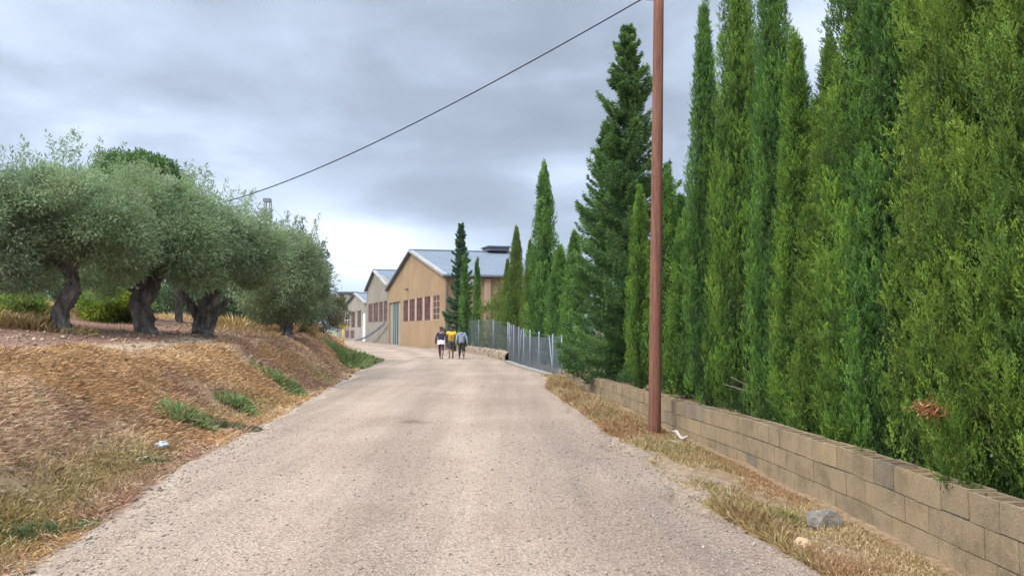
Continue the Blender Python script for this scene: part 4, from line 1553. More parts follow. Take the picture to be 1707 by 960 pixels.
# thin far wire
wp = []
a0, b0 = Vector((mt.x, Ym, mt.z - .3)), W(sa2, 0, za2 + .2)
for i in range(25):
    s = i / 24
    v = a0.lerp(b0, s); v.z -= 8.0 * s * (1 - s)
    wp.append(v)
tag(MB().tube(wp, .022, 5).build('power_line', M_mast), 'thin faint wire from the lattice mast to the grey brown warehouse ridge', 'wire')

# ------------------------------------------------------------------ chain-link fences
M_chain = simple_mat('chain_link_wire', (0.15, 0.175, 0.20), .5, .15, 4, .3)
M_post = simple_mat('fence_post', (0.21, 0.23, 0.24), .5, .15, 4, .2)
M_rub = simple_mat('rubble', (0.23, 0.17, 0.115), .95, .45, 2.2, bmp=1.0, bscale=5)
M_conc = simple_mat('kerb_concrete', (0.25, 0.22, 0.18), .9, .2, 5)


def fence(label, pts, hts, posts, zb, cell=.065, wr_=.0042, braces=()):
    """pts: ground line; hts: fence height at each; posts: fractions along the line."""
    pts = [Vector(p_) for p_ in pts]
    ln = [0]
    for a_, b_ in zip(pts[:-1], pts[1:]):
        ln.append(ln[-1] + (b_ - a_).length)
    tot = ln[-1]

    def P(s):
        s = min(max(s, 0), tot)
        return Vector((np.interp(s, ln, [q.x for q in pts]), np.interp(s, ln, [q.y for q in pts]), 0))
    Hh = lambda s: float(np.interp(s, ln, hts))
    Zb = lambda s: float(np.interp(s, ln, zb))
    o = thing('chain_link_fence', label, 'fence', (pts[0].x, pts[0].y, 0))
    ms = MB()
    n = int(tot / cell)
    for sg in (1, -1):
        for i in range(-int(2.2 / cell), n + int(2.2 / cell)):
            s0 = i * cell
            # one straight strand climbing at 45 degrees, clipped to the fence
            ts = [k_ / 3 for k_ in range(4)]
            Hm = 1.9
            path = []
            for k_ in ts:
                s = s0 + sg * Hm * k_
                if -1e-6 <= s <= tot:
                    hh = Hh(s)
                    path.append(P(s) + Vector((0, 0, Zb(s) + min(Hm * k_, hh) * 1.0)) if Hm * k_ <= hh + .35 else None)
            path = [q for q in path if q is not None]
            if len(path) >= 2:
                ms.tube(path, wr_, 3, cap=False)
    for zf in (.02, .5, .98):
        ms.tube([P(s) + Vector((0, 0, Zb(s) + Hh(s) * zf)) for s in np.linspace(0, tot, 20)], .005, 4)
    ms.build('wire_mesh', M_chain, o)
    for f_ in posts:
        s = f_ * tot
        q = P(s)
        MB().tube([q + Vector((0, 0, Zb(s) - .25)), q + Vector((0, 0, Zb(s) + Hh(s) + .06))], .026, 8).build('post', M_post, o, smooth=True)
    for (f0, f1_) in braces:
        q0, q1 = P(f0 * tot), P(f1_ * tot)
        MB().tube([q0 + Vector((-.03, 0, Zb(f0 * tot) - .2)), q1 + Vector((-.03, 0, Zb(f1_ * tot) + Hh(f1_ * tot) * .98))], .022, 8).build('brace', M_post, o, smooth=True)
    return o


def gp(px, Y):
    return Vector((gx(px, Y), Y, 0))


nearf = [gp(936, 24.6), gp(900, 28.2), gp(875, 31.6), gp(849, 36.8)]
fence('near run of grey chain-link fence with leaning brace, ending at the block wall', nearf,
      [1.28, 1.42, 1.55, 1.86], [0, .11, .31, .47, .60, .72, .86, 1.0], [.08, .06, .04, .02], braces=((.09, .15), (.70, .64), (.985, .9)))
farf = [gp(848.5, 37.3), gp(815, 44.5), gp(786, 51.0), gp(752, 58.6)]
fence('far run of chain-link fence on a low rubble wall, behind the walking people', farf,
      [1.45, 1.7, 1.8, 1.8], [.015, .25, .5, .75, 1.0], [.50, .48, .45, .45], cell=.13, wr_=.003)
tk = thing('kerb', 'pale concrete kerb strip under the near chain-link fence', 'kerb', tuple(nearf[0]))
ks = MB()
kp = [gp(938, 24.35)] + nearf
for a_, b_ in zip(kp[:-1], kp[1:]):
    n = Vector((-(b_ - a_).y, (b_ - a_).x, 0)).normalized()
    ks.prism([a_ + n * .28 + Vector((0, 0, -.15)), b_ + n * .28 + Vector((0, 0, -.15)), b_ - n * .12 + Vector((0, 0, -.15)), a_ - n * .12 + Vector((0, 0, -.15))], (0, 0, .235))
ks.build('kerb_strip', M_conc, tk)

# rubble wall: one lumpy continuous body
tr = thing('rubble_wall', 'low rough wall of tan rubble under the far chain-link fence', 'wall', tuple(farf[0]))
n_, m_n = 150, 9
vs_, fs_ = [], []
lnp = np.linspace(0, 1, n_)
fx = np.interp(lnp, [0, .33, .66, 1], [q.x for q in farf]); fy = np.interp(lnp, [0, .33, .66, 1], [q.y for q in farf])
nn_ = Vector((-(farf[-1] - farf[0]).y, (farf[-1] - farf[0]).x, 0)).normalized()
rgw = np.random.default_rng(8)
prof_ = [(.24, -.2), (.21, .08), (.19, .26), (.15, .44), (.02, .50), (-.12, .46), (-.18, .26), (-.2, .08), (-.22, -.2)]
for i in range(n_):
    for (u_, z_) in prof_:
        j_ = rgw.normal(0, .035, 3)
        vs_.append((fx[i] + nn_.x * u_ + j_[0], fy[i] + nn_.y * u_ + j_[1], z_ * (1 - .1 * lnp[i]) + j_[2]))
for i in range(n_ - 1):
    for k in range(m_n - 1):
        fs_.append((i * m_n + k, i * m_n + k + 1, i * m_n + m_n + k + 1, i * m_n + m_n + k))
MB().add(vs_, fs_).build('stonework', M_rub, tr)

# ------------------------------------------------------------------ people
M_skin = simple_mat('skin', (0.30, 0.16, 0.11), .6, .1, 10)
M_hair = simple_mat('dark_hair', (0.014, 0.011, 0.010), .6, .3, 40)
M_shoe = simple_mat('dark_shoe', (0.03, 0.028, 0.03), .7, .2, 20)
M_navy = simple_mat('navy_jacket', (0.028, 0.022, 0.058), .8, .3, 8)
M_plum = simple_mat('plum_trousers', (0.062, 0.030, 0.05), .8, .3, 8)
M_yshirt = simple_mat('yellow_shirt', (0.66, 0.42, 0.018), .7, .15, 7)
M_oprint = simple_mat('orange_print', (0.50, 0.22, 0.02), .7, .1, 7)
M_short = simple_mat('grey_shorts', (0.10, 0.088, 0.085), .8, .25, 9)
M_jean = simple_mat('blue_grey_jacket', (0.20, 0.25, 0.31), .8, .2, 9)
M_black = simple_mat('black_trousers', (0.020, 0.017, 0.018), .8, .3, 9)
M_bag = simple_mat('white_cloth', (0.78, 0.77, 0.78), .8, .05, 9)
M_eye = simple_mat('eye_dark', (0.03, 0.02, 0.02), .3, .1, 9)


class Sk:
    def __init__(self):
        self.v, self.e, self.r = [], [], []

    def chain(self, start, pts):
        """pts: (x,y,z,r); start: index or None."""
        prev = start
        ids = []
        for (x, y, z, r_) in pts:
            self.v.append((x, y, z)); self.r.append(r_)
            i = len(self.v) - 1
            if prev is not None:
                self.e.append((prev, i))
            prev = i
            ids.append(i)
        return ids


def person(label, loc, rz, h, feet, hands, sw, hip, hairstyle):
    """feet/hands: targets (x,y,z) for left,right in body space; facing +Y."""
    k = h / 1.70
    o = thing('person', label, 'person', loc, None, rz)
    o.scale = (k, k, k)
    s = Sk()
    spine = s.chain(None, [(0, 0, .93, .125), (0, .0, 1.08, .118), (0, 0.01, 1.24, .128), (0, 0, 1.38, .11), (0, 0.0, 1.46, .052), (0, .015, 1.53, .058), (0, .025, 1.60, .088), (0, .02, 1.67, .065)])
    s.chain(spine[6], [(0, .10, 1.595, .030), (0, .13, 1.585, .014)])        # nose
    for sx in (-1, 1):
        s.chain(spine[6], [(sx * .075, .015, 1.60, .022), (sx * .096, .0, 1.605, .016)])   # ears
    J = {}
    for sx, ft, hn in ((-1, feet[0], hands[0]), (1, feet[1], hands[1])):
        hp = (sx * .095, 0, .88)
        kn = ((hp[0] + ft[0]) / 2, (hp[1] + ft[1]) / 2 + ft[3], (hp[2] + ft[2]) / 2 + .04)
        an = (ft[0], ft[1], ft[2] + .08)
        s.chain(spine[0], [(*hp, .092), (*kn, .058), ((kn[0] + an[0]) / 2, (kn[1] + an[1]) / 2 - .02, (kn[2] + an[2]) / 2 + .06, .056), (*an, .038), (an[0], an[1] + .06, ft[2] + .035, .036), (an[0], an[1] + .17, ft[2] + .025, .026)])
        sh = (sx * sw, 0, 1.38)
        el = ((sh[0] + hn[0]) / 2 + sx * .045, (sh[1] + hn[1]) / 2 - .05, (sh[2] + hn[2]) / 2 - .01)
        wrst = hn
        dv = (Vector(wrst) - Vector(el)).normalized()
        pm = Vector(wrst) + dv * .05
        a_ids = s.chain(spine[3], [(*sh, .062), (*el, .042), (*wrst, .027), (*pm, .030)])
        fwd = Vector((0, 1, 0))
        sd_ = (fwd - dv * fwd.dot(dv)).normalized()
        for j, (off, ln_) in enumerate(((-.030, .055), (-.010, .075), (.010, .080), (.030, .070))):
            b_ = pm + sd_ * off + dv * .025
            m1 = b_ + dv * ln_ * .55
            m2 = b_ + dv * ln_ + Vector((-sx * .018, 0, 0))
            s.chain(a_ids[3], [(*b_, .009), (*m1, .008), (*m2, .0065)])
        tb = Vector(wrst) + dv * .03 + sd_ * .032
        s.chain(a_ids[2], [(*tb, .011), (*(tb + dv * .03 + sd_ * .02), .0095), (*(tb + dv * .055 + sd_ * .022), .007)])
        J[sx] = dict(hp=hp, kn=kn, an=an, sh=sh, el=el, wr=wrst, ft=ft)
    link('body', skin_mesh('body', s.v, s.e, s.r, M_skin, 0, 2), o)
    # hair and eyes
    hs = Sk()
    hs.chain(None, [(0, -.022, 1.565 if hairstyle == 'short' else 1.50, .066), (0, -.012, 1.63, .092), (0, .012, 1.69, .066)])
    link('hair', skin_mesh('hair', hs.v, hs.e, hs.r, M_hair, 1, 2), o)
    for sx in (-1, 1):
        e_ = Sk(); e_.chain(None, [(sx * .033, .093, 1.612, .011), (sx * .033, .101, 1.612, .008)])
        link('eye', skin_mesh('eye', e_.v, e_.e, e_.r, M_eye, 0, 1), o)
    for sx in (-1, 1):
        an, ft = J[sx]['an'], J[sx]['ft']
        q = Sk()
        q.chain(None, [(an[0], an[1] - .035, ft[2] + .045, .045), (an[0], an[1] + .05, ft[2] + .042, .048), (an[0], an[1] + .15, ft[2] + .034, .038), (an[0], an[1] + .2, ft[2] + .028, .028)])
        link('shoe', skin_mesh('shoe', q.v, q.e, q.r, M_shoe, 0, 2), o)
    return o, J


def garment_top(o, J, mat, name, long_sleeve, hem, girth, hood=False):
    s = Sk()
    g = girth
    sp = s.chain(None, [(0, 0, hem, .155 * g), (0, 0, 1.08, .150 * g), (0, .005, 1.22, .155 * g), (0, 0, 1.36, .135 * g), (0, 0, 1.435, .085)])
    for sx in (-1, 1):
        j = J[sx]
        el, wr_ = Vector(j['el']), Vector(j['wr'])
        pts = [(*j['sh'], .084 * g), (*(Vector(j['sh']).lerp(el, .6)), .068 * g)]
        if long_sleeve:
            pts += [(*el, .060 * g), (*(el.lerp(wr_, .55)), .052 * g), (*(el.lerp(wr_, .93)), .042 * g)]
        s.chain(sp[3], pts)
    if hood:
        s.chain(sp[4], [(0, -.10, 1.44, .075), (0, -.13, 1.37, .055)])
    me_ = skin_mesh(name, s.v, s.e, s.r, mat, 0, 2)
    co = np.empty(len(me_.vertices) * 3, np.float32)
    me_.vertices.foreach_get('co', co)
    co = co.reshape(-1, 3)
    tor = np.abs(co[:, 0]) < .2
    co[tor, 1] *= .86
    co[tor, 0] *= 1.12
    me_.vertices.foreach_set('co', co.ravel()); me_.update()
    return link(name, me_, o)


def garment_legs(o, J, mat, name, frac, w_=1.0):
    s = Sk()
    sp = s.chain(None, [(0, 0, 1.02, .135), (0, 0, .92, .145)])
    for sx in (-1, 1):
        j = J[sx]
        hp, kn, an = Vector(j['hp']), Vector(j['kn']), Vector(j['an'])
        pts = [(*hp, .108), (*hp.lerp(kn, .55), .092 * w_), (*hp.lerp(kn, .97), .078 * w_)]
        if frac > 1:
            pts += [(*kn.lerp(an, .4), .070 * w_), (*kn.lerp(an, .92), .056 * w_)]
        s.chain(sp[1], pts)
    return link(name, skin_mesh(name, s.v, s.e, s.r, mat, 1, 2), o)


def spot(px, py, dY=0):
    p_ = at(px, py, 10)
    d_ = ray(px, py)
    t_ = (EYE - .04) / -d_.z
    x, y = d_.x * t_, d_.y * t_
    return (x, y, float(road_z(x, y)))


hd = .12
o1, J1 = person('person in dark navy jacket with white cloth at the waist, leftmost of three walkers', spot(735.3, 598.2), hd, 1.67,
                [(-.05, .22, 0.0, .03), (.06, -.20, .02, .05)], [(-.30, -.04, .80), (.30, .05, .84)], .185, .1, 'short')
garment_top(o1, J1, M_navy, 'jacket', True, .90, 1.04)
garment_legs(o1, J1, M_plum, 'trousers', 2, .92)
q = MB()
vs_, fs_ = [], []
nb = 9
for z_ in (.80, .88, .96, 1.03):
    for i in range(nb):
        a_ = math.pi * (1.06 + .88 * i / (nb - 1))
        rr_ = .205 - .02 * (z_ > 1) + .012 * math.sin(i * 2.1)
        vs_.append((math.cos(a_) * rr_ * .98, math.sin(a_) * rr_ * .86, z_ - .015 * math.sin(i * 1.3)))
n_o = len(vs_)
vs_ += [(x * 1.06, y * 1.06, z_) for x, y, z_ in vs_]
for r_ in range(3):
    for i in range(nb - 1):
        a_ = r_ * nb + i
        fs_ += [(a_, a_ + 1, a_ + nb + 1, a_ + nb), (n_o + a_, n_o + a_ + nb, n_o + a_ + nb + 1, n_o + a_ + 1)]
me_ = bpy.data.meshes.new('waist_cloth')
me_.from_pydata(vs_, [], fs_)
me_.materials.append(M_bag)
link('waist_cloth', me_, o1)

o2, J2 = person('person in a yellow football shirt and grey shorts, middle of the three walkers', spot(752.0, 597.6), hd, 1.72,
                [(-.10, -.20, .03, .05), (.10, .24, .0, .03)], [(-.24, .08, .93), (.30, .02, .82)], .20, .1, 'short')
garment_top(o2, J2, M_yshirt, 'shirt', False, .88, 1.10)
garment_legs(o2, J2, M_short, 'shorts', 1, 1.12)
pm_ = MB()
for (x, z_, w_, h_) in ((-.03, 1.16, .035, .20), (.055, 1.21, .12, .03), (.10, 1.17, .03, .07), (.055, 1.13, .12, .03), (.01, 1.26, .14, .025)):
    pm_.box((x, -.168 if z_ < 1.25 else -.16, z_), (w_, .03, h_))
me_ = bpy.data.meshes.new('shirt_print')
me_.from_pydata([tuple(v) for v in pm_.v], [], pm_.f)
me_.materials.append(M_oprint)
link('shirt_print', me_, o2)

o3, J3 = person('person in a hooded blue grey jacket and black trousers, rightmost of the three walkers', spot(769.3, 598.2), hd, 1.62,
                [(-.11, .08, .0, .02), (.12, -.08, .0, .02)], [(-.30, .03, .82), (.32, -.02, .83)], .19, .1, 'long')
garment_top(o3, J3, M_jean, 'jacket', True, .84, 1.08, True)
garment_legs(o3, J3, M_black, 'trousers', 2, 1.0)

# ------------------------------------------------------------------ grass, weeds, stones, litter
def blades(P, Lg, Wd, az, lean, rg):
    """Curved grass blades: two-quad strips from base to tip."""
    n = len(P)
    d_ = np.stack([np.cos(az) * np.sin(lean), np.sin(az) * np.sin(lean), np.cos(lean)], 1)
    l2 = np.minimum(lean + .45, 1.75)
    d2 = np.stack([np.cos(az) * np.sin(l2), np.sin(az) * np.sin(l2), np.cos(l2)], 1)
    vw = rg.normal(0, 1, (n, 3)); vw[:, 2] *= .3
    S_ = unit(np.cross(d_, vw)) * (np.asarray(Wd) * .5)[:, None]
    Lg = np.asarray(Lg)[:, None]
    m = P + d_ * Lg * .55
    tp_ = m + d2 * Lg * .45
    V_ = np.stack([P - S_ * .8, P + S_ * .8, m + S_, tp_, m - S_], 1).reshape(-1, 3)
    i = np.arange(n)[:, None] * 5
    F_ = np.concatenate([i + np.array([0, 1, 2, 4]), i + np.array([4, 2, 3, 3])], 0)
    return V_, i


def blade_mesh(name, P, Lg, Wd, az, lean, cols, rg):
    V_, i = blades(P, Lg, Wd, az, lean, rg)
    n = len(P)
    # five-sided faces keep one polygon per blade
    F_ = i + np.array([0, 1, 2, 3, 4])
    return np_mesh(name, V_, F_, M_grass, cols)


rg = np.random.default_rng(99)


def slope_az(x, y):
    e_ = .15
    gx_ = ground_z(x + e_, y) - ground_z(x - e_, y)
    gy_ = ground_z(x, y + e_) - ground_z(x, y - e_)
    return np.arctan2(-gy_, -gx_)


# matted straw on the bank
n = 400000
y = np.exp(rg.uniform(math.log(3.2), math.log(46), n))
dd = rg.random(n) * (BW(y) + 0.25) + .10
x = XL(y) - dd
keep = fbm(x * 1.6 + 3, y * 1.2 + 7, 4) + rg.uniform(-.22, .22, n) > .42
keep &= (dd > .55) | (rg.random(n) < dd / .55)
x, y, dd = x[keep], y[keep], dd[keep]
n = len(x)
z = ground_z(x, y)
c = region_col(x, y) * np.array((1.68, 1.68, 1.68))
olv = sstep(1 - np.abs(dd - 0.75) / 0.75) * sstep((fbm(x * .7, y * .35, 3) - .42) / .2)
c = lerp3(c, (0.33, 0.265, 0.085), .7 * olv)
c = np.where((rg.random(n) < .16)[:, None], np.array((0.56, 0.42, 0.25)), c)
c = np.where((rg.random(n) < .07)[:, None], np.array((0.17, 0.095, 0.06)), c)
cols = np.clip(c * rg.uniform(.7, 1.3, (n, 1)) * (1 + rg.normal(0, .05, (n, 3))), .01, .9)
up = (olv > .3) & (rg.random(n) < .7)
lean = np.where(up, rg.uniform(.1, .8, n), rg.uniform(.75, 1.6, n))
az = np.where(rg.random(n) < .75, rg.uniform(0, 6.28, n), slope_az(x, y) + rg.normal(0, 1.0, n))
Lg = np.where(up, rg.uniform(.03, .09, n), rg.uniform(.035, .14, n)) * (0.8 + .5 * fbm(x * .8, y * .8, 3))
Wd = .0030 * (1 + y / 5.5) * rg.uniform(.7, 1.4, n)
P = np.stack([x, y, z + rg.uniform(0, .03, n)], 1)
tag(link('dry_grass', blade_mesh('dry_grass', P, Lg, Wd, az, lean, cols, rg)), kind='stuff')

# stubble and tall golden grass on and behind the terrace
n = 110000
y = np.exp(rg.uniform(math.log(8), math.log(44), n))
x = XL(y) - BW(y) - .2 - rg.random(n) ** 1.3 * 16
dcc = XL(y) - BW(y) - x
tall = sstep((dcc - 5.6) / 2.2)
lip = np.clip(1 - dcc / .6, 0, 1)
ed = np.exp(-((y - 32) / 7) ** 2) * np.clip(1 - dcc / 4.5, 0, 1)       # tuft line near the bend
keep = rg.random(n) < .06 + .9 * tall + .6 * lip + .9 * ed
x, y, tall, ed = x[keep], y[keep], tall[keep], ed[keep]
n = len(x)
c = lerp3((0.33, 0.215, 0.13), (0.58, 0.40, 0.17), np.maximum(tall, ed))
cols = np.clip(c * rg.uniform(.7, 1.35, (n, 1)) * (1 + rg.normal(0, .06, (n, 3))), .01, .9)
th = np.maximum(tall * (.4 + .9 * fbm(x * .5, y * .5, 3)), ed * 1.4)
Lg = rg.uniform(.03, .10, n) * (1 - th) + rg.uniform(.3, .75, n) * th
P = np.stack([x, y, ground_z(x, y)], 1)
tag(link('stubble_grass', blade_mesh('stubble_grass', P, Lg, .0045 * (1 + y / 6.5), rg.uniform(0, 6.28, n), rg.uniform(.05, .6, n) + .7 * (1 - th) * rg.random(n), cols, rg)), kind='stuff')

# golden grass along the block wall and the kerb
n = 200000
y = np.exp(rg.uniform(math.log(3.2), math.log(26), n))
u = rg.random(n)
x = XR(y) + .05 + u * np.maximum(XW(np.minimum(y, 24.4)) - .13 - XR(y) - .05, .02)
pn = fbm(x * 1.2 + 11, y * .55 + 2, 4)
keep = (pn + rg.uniform(-.12, .12, n) + .26 * (u - .5) > .395) & (y < 25.5)
x, y, u, pn = x[keep], y[keep], u[keep], pn[keep]
n = len(x)
c = lerp3((0.42, 0.295, 0.145), (0.37, 0.215, 0.10), sstep((fbm(x * 1.5 + 50, y * .8, 3) - .45) / .15))
c = lerp3(c, (0.34, 0.27, 0.11), .7 * sstep((fbm(x * 1.1 + 5, y * .6 + 80, 3) - .52) / .1))
c = np.where((rg.random(n) < .12)[:, None], np.array((0.54, 0.42, 0.26)), c)
cols = np.clip(c * rg.uniform(.7, 1.3, (n, 1)) * (1 + rg.normal(0, .05, (n, 3))), .01, .9)
th = sstep((pn - .45) / .2)
Lg = (rg.uniform(.04, .11, n) + rg.uniform(.02, .16, n) * th) * np.clip(y / 9, .5, 1) * np.clip(1.25 - .75 * u, .5, 1)
P = np.stack([x, y, ground_z(x, y)], 1)
tag(link('verge_grass', blade_mesh('verge_grass', P, Lg, .0028 * (1 + y / 5), rg.uniform(0, 6.28, n), np.abs(rg.normal(.55, .45, n)), cols, rg)), kind='stuff')

# loose stones on the road and its shoulders
n = 8000
y = np.exp(rg.uniform(math.log(3.3), math.log(18), n))
s = rg.random(n)
s = np.where(rg.random(n) < .55, np.where(rg.random(n) < .5, rg.normal(.02, .06, n), rg.normal(.97, .09, n)), s)
x = XL(y) + s * (XR(y) - XL(y))
z = np.maximum(road_z(x, y), ground_z(x, y))
sz = (.005 + .011 * rg.random(n) ** 3 + .0003 * y) * np.clip((18 - y) / 6, .3, 1)
octv = np.array([(1, 0, 0), (-1, 0, 0), (0, 1, 0), (0, -1, 0), (0, 0, .7), (0, 0, -.7)], float)
octf = np.array([(0, 2, 4), (2, 1, 4), (1, 3, 4), (3, 0, 4), (2, 0, 5), (1, 2, 5), (3, 1, 5), (0, 3, 5)])
Vp = octv[None] * (1 + rg.normal(0, .28, (n, 6, 3))) * sz[:, None, None]
an = rg.uniform(0, 6.28, n)
ca_, sa_ = np.cos(an)[:, None], np.sin(an)[:, None]
Vp = np.stack([Vp[..., 0] * ca_ - Vp[..., 1] * sa_, Vp[..., 0] * sa_ + Vp[..., 1] * ca_, Vp[..., 2]], -1)
Vp += np.stack([x, y, z + sz * .2], 1)[:, None]
Fp = (np.arange(n)[:, None, None] * 6 + octf[None]).reshape(-1, 3)
cs = lerp3((0.22, 0.165, 0.125), (0.40, 0.325, 0.26), rg.random(n)) * rg.uniform(.8, 1.1, (n, 1))
tag(link('loose_gravel', np_mesh('loose_gravel', Vp.reshape(-1, 3), Fp, M_pebble, np.repeat(cs, 8, 0))), kind='stuff')


n = 4200
y = np.exp(rg.uniform(math.log(3.4), math.log(34), n))
x = XL(y) - rg.random(n) * (BW(y) + 3.5)
z = ground_z(x, y)
sz = (.008 + .030 * rg.random(n) ** 3) * (1 + y / 22)
Vp = octv[None] * (1 + rg.normal(0, .3, (n, 6, 3))) * sz[:, None, None]
Vp += np.stack([x, y, z + sz * .2], 1)[:, None]
Fp = (np.arange(n)[:, None, None] * 6 + octf[None]).reshape(-1, 3)
cs = lerp3((0.19, 0.115, 0.075), (0.42, 0.33, 0.24), rg.random(n) ** 1.5) * rg.uniform(.8, 1.15, (n, 1))
tag(link('soil_clods', np_mesh('soil_clods', Vp.reshape(-1, 3), Fp, M_pebble, np.repeat(cs, 8, 0))), kind='stuff')


def ground_spot(px, py):
    """Where the line of sight through a pixel meets the terrain."""
    d_ = ray(px, py)
    t_ = 1.5
    while t_ < 90:
        p_ = Vector((0, 0, EYE)) + d_ * t_
        if p_.z <= float(ground_z(p_.x, p_.y)) + .02:
            return p_
        t_ *= 1.004
    return Vector((0, 0, EYE)) + d_ * 60


def rock(name, label, px, py, size, mat, seed, cat='rock', flat=1.0, rz=0):
    p_ = ground_spot(px, py)
    bm = bmesh.new()
    bmesh.ops.create_icosphere(bm, subdivisions=3, radius=1)
    rr = random.Random(seed)
    pl = [(Vector((rr.gauss(0, 1), rr.gauss(0, 1), rr.gauss(0, 1))).normalized(), rr.uniform(.55, .85)) for _ in range(14)]
    for v in bm.verts:
        for (n_, k) in pl:
            t_ = v.co.dot(n_)
            if t_ > k:
                v.co -= n_ * (t_ - k)
        q = float(fbm(np.array([v.co.x * 3 + seed]), np.array([v.co.y * 3 + v.co.z * 2.3]), 3)[0])
        v.co *= .88 + .25 * q
        v.co = Vector((v.co.x * size[0], v.co.y * size[1], v.co.z * size[2]))
    me_ = bpy.data.meshes.new(name)
    bm.to_mesh(me_); bm.free()
    me_.materials.append(mat)
    o = link(name, me_)
    o.location = (p_.x, p_.y, float(ground_z(p_.x, p_.y)) + size[2] * .35)
    o.rotation_euler = (0, 0, rz)
    return tag(o, label, cat)


M_boul = simple_mat('boulder_stone', (0.20, 0.168, 0.13), .9, .65, 9, bmp=.8, bscale=25)
rock('boulder', 'angular pale grey boulder at the foot of the block wall', 1368, 874, (.20, .15, .115), M_boul, 3, rz=.4)
rock('stone_slab', 'flat tan stone slab lying at the foot of the wooden pole', 1124, 738, (.23, .10, .045), M_stone, 5, 'stone', rz=-.5)
rock('stone', 'tan stone sunk in the verge below the boulder', 1335, 908, (.10, .08, .05), simple_mat('tan_stone', (.40, .27, .15), .9, .3, 9), 7, 'stone')
rock('stone', 'pale stone among olive weeds at the foot of the left bank', 243, 814, (.055, .045, .04), M_stone, 9, 'stone')
rock('stone', 'flat pale stone just below the white litter', 238, 763, (.11, .06, .025), M_stone, 10, 'stone')
rock('stone', 'small pale stone by the green weeds on the left verge', 448, 694, (.06, .05, .04), M_stone, 12, 'stone')
rock('stone', 'small white stone on the bank between the two green weed clumps', 373, 697, (.05, .04, .04), M_stone, 13, 'stone')

# bent pale strip behind the pole
p_ = Vector((2.43, 10.75, float(ground_z(2.43, 10.75))))
pts = [p_ + Vector((-.06, .24, .10)), p_ + Vector((-.03, .12, .12)), p_ + Vector((-.0, .0, .05)), p_ + Vector((.02, -.12, .05)), p_ + Vector((.05, -.22, .10))]
tag(MB().tube(pts, [.016, .024, .022, .026, .012], 8).build('dead_stick', simple_mat('bleached_wood', (.42, .36, .28), .8, .2, 9), smooth=True), 'bleached bent stick lying against the block wall behind the wooden pole', 'stick')

# crumpled white bag on the bank foot
p_ = ground_spot(270, 748)
bm = bmesh.new()
bmesh.ops.create_icosphere(bm, subdivisions=3, radius=.085)
for v in bm.verts:
    q = float(fbm(np.array([v.co.x * 26 + 4]), np.array([v.co.y * 26 + v.co.z * 19]), 3)[0])
    v.co *= .55 + .95 * q
    v.co.z *= .75
me_ = bpy.data.meshes.new('plastic_bag')
bm.to_mesh(me_); bm.free()
me_.materials.append(simple_mat('white_plastic', (.33, .36, .41), .4, .25, 14))
o = link('plastic_bag', me_); o.location = (p_.x, p_.y, float(ground_z(p_.x, p_.y)) + .05)
tag(o, 'crumpled bluish white plastic litter in the dry grass of the left bank', 'litter')


def weed(label, px, py, rx, ry, h, n, cols, seed):
    p_ = ground_spot(px, py)
    rg_ = np.random.default_rng(seed)
    a_ = rg_.uniform(0, 6.28, n); r_ = np.sqrt(rg_.random(n)) * (1 + .35 * np.sin(a_ * 3 + seed))
    x, y = p_.x + np.cos(a_) * r_ * rx, p_.y + np.sin(a_) * r_ * ry
    P = np.stack([x - p_.x, y - p_.y, ground_z(x, y) - p_.z], 1)
    cc = np.array([cols[i] for i in rg_.integers(len(cols), size=n)])
    cc = np.clip(cc * rg_.uniform(.75, 1.25, (n, 1)), .01, .8)
    Lg = h * rg_.uniform(.4, 1.2, n) * (1.15 - .6 * np.minimum(r_, 1))
    me_ = blade_mesh('weed_clump', P, Lg, np.full(n, .0055 * (1 + p_.y / 5)), a_ + rg_.normal(0, .6, n), np.clip(.2 + .5 * r_ + rg_.normal(0, .2, n), 0, 1.3), cc, rg_)
    o = link('weed_clump', me_)
    o.location = p_
    return tag(o, label, 'weeds', 'green weed clumps on the left bank')


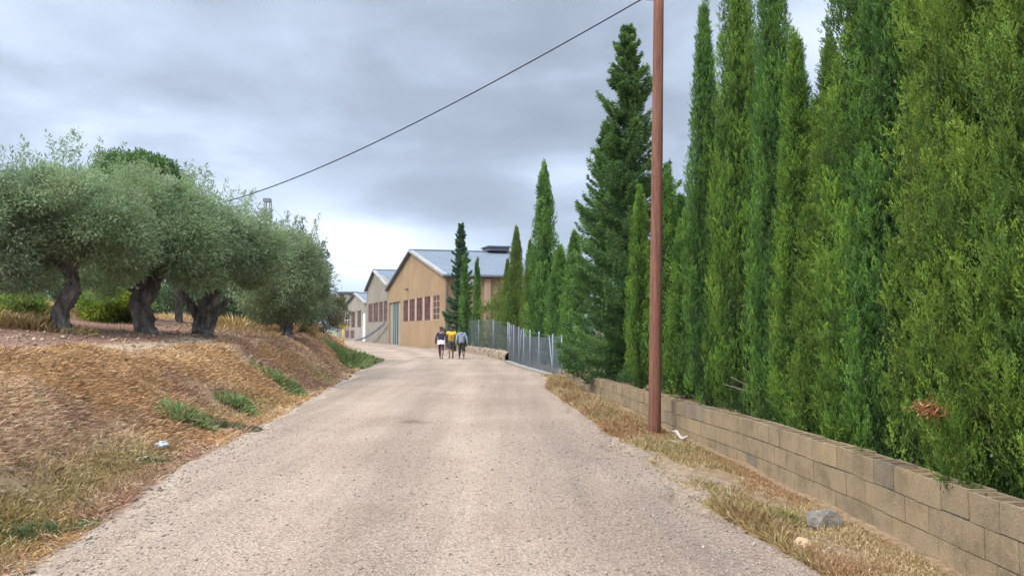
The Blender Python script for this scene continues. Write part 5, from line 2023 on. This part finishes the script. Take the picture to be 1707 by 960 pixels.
GW = [(0.19, 0.29, 0.09), (0.23, 0.33, 0.11), (0.16, 0.25, 0.09), (0.31, 0.32, 0.13), (0.42, 0.31, 0.16)]
weed('bright green weed clump on the bank above the white litter', 305, 695, .38, .40, .22, 2600, GW, 1)
weed('small green weed clump right of the brightest one, higher on the bank', 396, 676, .30, .35, .22, 1700, GW, 2)
weed('pale green weed clump midway along the bank', 470, 640, .5, .7, .30, 1900, GW, 3)
weed('largest green weed patch where the bank meets the road bend', 588, 606, .95, 3.4, .62, 6500, [(0.20, 0.29, 0.09), (0.25, 0.32, 0.11), (0.17, 0.25, 0.08), (0.36, 0.33, 0.14)], 4)
weed('low grey green weeds at the nearest foot of the bank', 60, 890, .35, .35, .10, 2200, [(0.13, 0.16, 0.07), (0.17, 0.175, 0.07), (0.10, 0.14, 0.05)], 5)
weed('dull green low weeds beside the flat stone and litter', 258, 775, .30, .22, .10, 1200, [(0.15, 0.16, 0.07), (0.12, 0.15, 0.06)], 6)
weed('olive weeds on the verge left of the boulder', 1300, 862, .22, .34, .085, 3200, [(0.34, 0.27, 0.10), (0.28, 0.25, 0.10), (0.40, 0.30, 0.13)], 7)['group'] = 'weeds by the block wall'
weed('grey green dry weeds at the foot of the bank under the green clumps', 370, 712, .5, .35, .16, 1800, [(0.17, 0.155, 0.085), (0.21, 0.18, 0.09), (0.14, 0.14, 0.07)], 8)

for (px, py, rx, ry, h, n, lab, sd_) in ((520, 551, 1.0, 1.3, .95, 2600, 'tall golden dry grass clump at the end of the terrace before the tan bush', 11),
                                         (470, 553, 1.1, 1.2, .7, 1900, 'golden dry grass clump below the wide olive tree', 12),
                                         (395, 549, 1.0, 1.0, .6, 1500, 'low straw coloured grass clump right of the forked trunk', 13),
                                         (38, 545, 1.2, 1.0, .38, 1500, 'ochre dry grass clump left of the first olive trunk', 14)):
    o = weed(lab, px, py, rx, ry, h, n, [(0.60, 0.43, 0.17), (0.50, 0.34, 0.13), (0.66, 0.50, 0.25), (0.42, 0.27, 0.11)], sd_)
    o.name = 'dry_grass_clump'
    o['category'] = 'dry grass'
    o['group'] = 'tall dry grass clumps on the terrace'

# ------------------------------------------------------------------ thin air that lets the far hills fade
hb = MB()
hb.box((-1000, 2600, 171), (10900, 5800, 348))
mh = bpy.data.materials.new('haze')
mh.use_nodes = True
t = mh.node_tree
t.nodes.clear()
o_ = t.nodes.new('ShaderNodeOutputMaterial')
v_ = t.nodes.new('ShaderNodeVolumePrincipled')
v_.inputs['Color'].default_value = (.80, .88, 1, 1)
v_.inputs['Density'].default_value = 0.00014
t.links.new(v_.outputs[0], o_.inputs['Volume'])
tag(hb.build('haze', mh), kind='stuff')
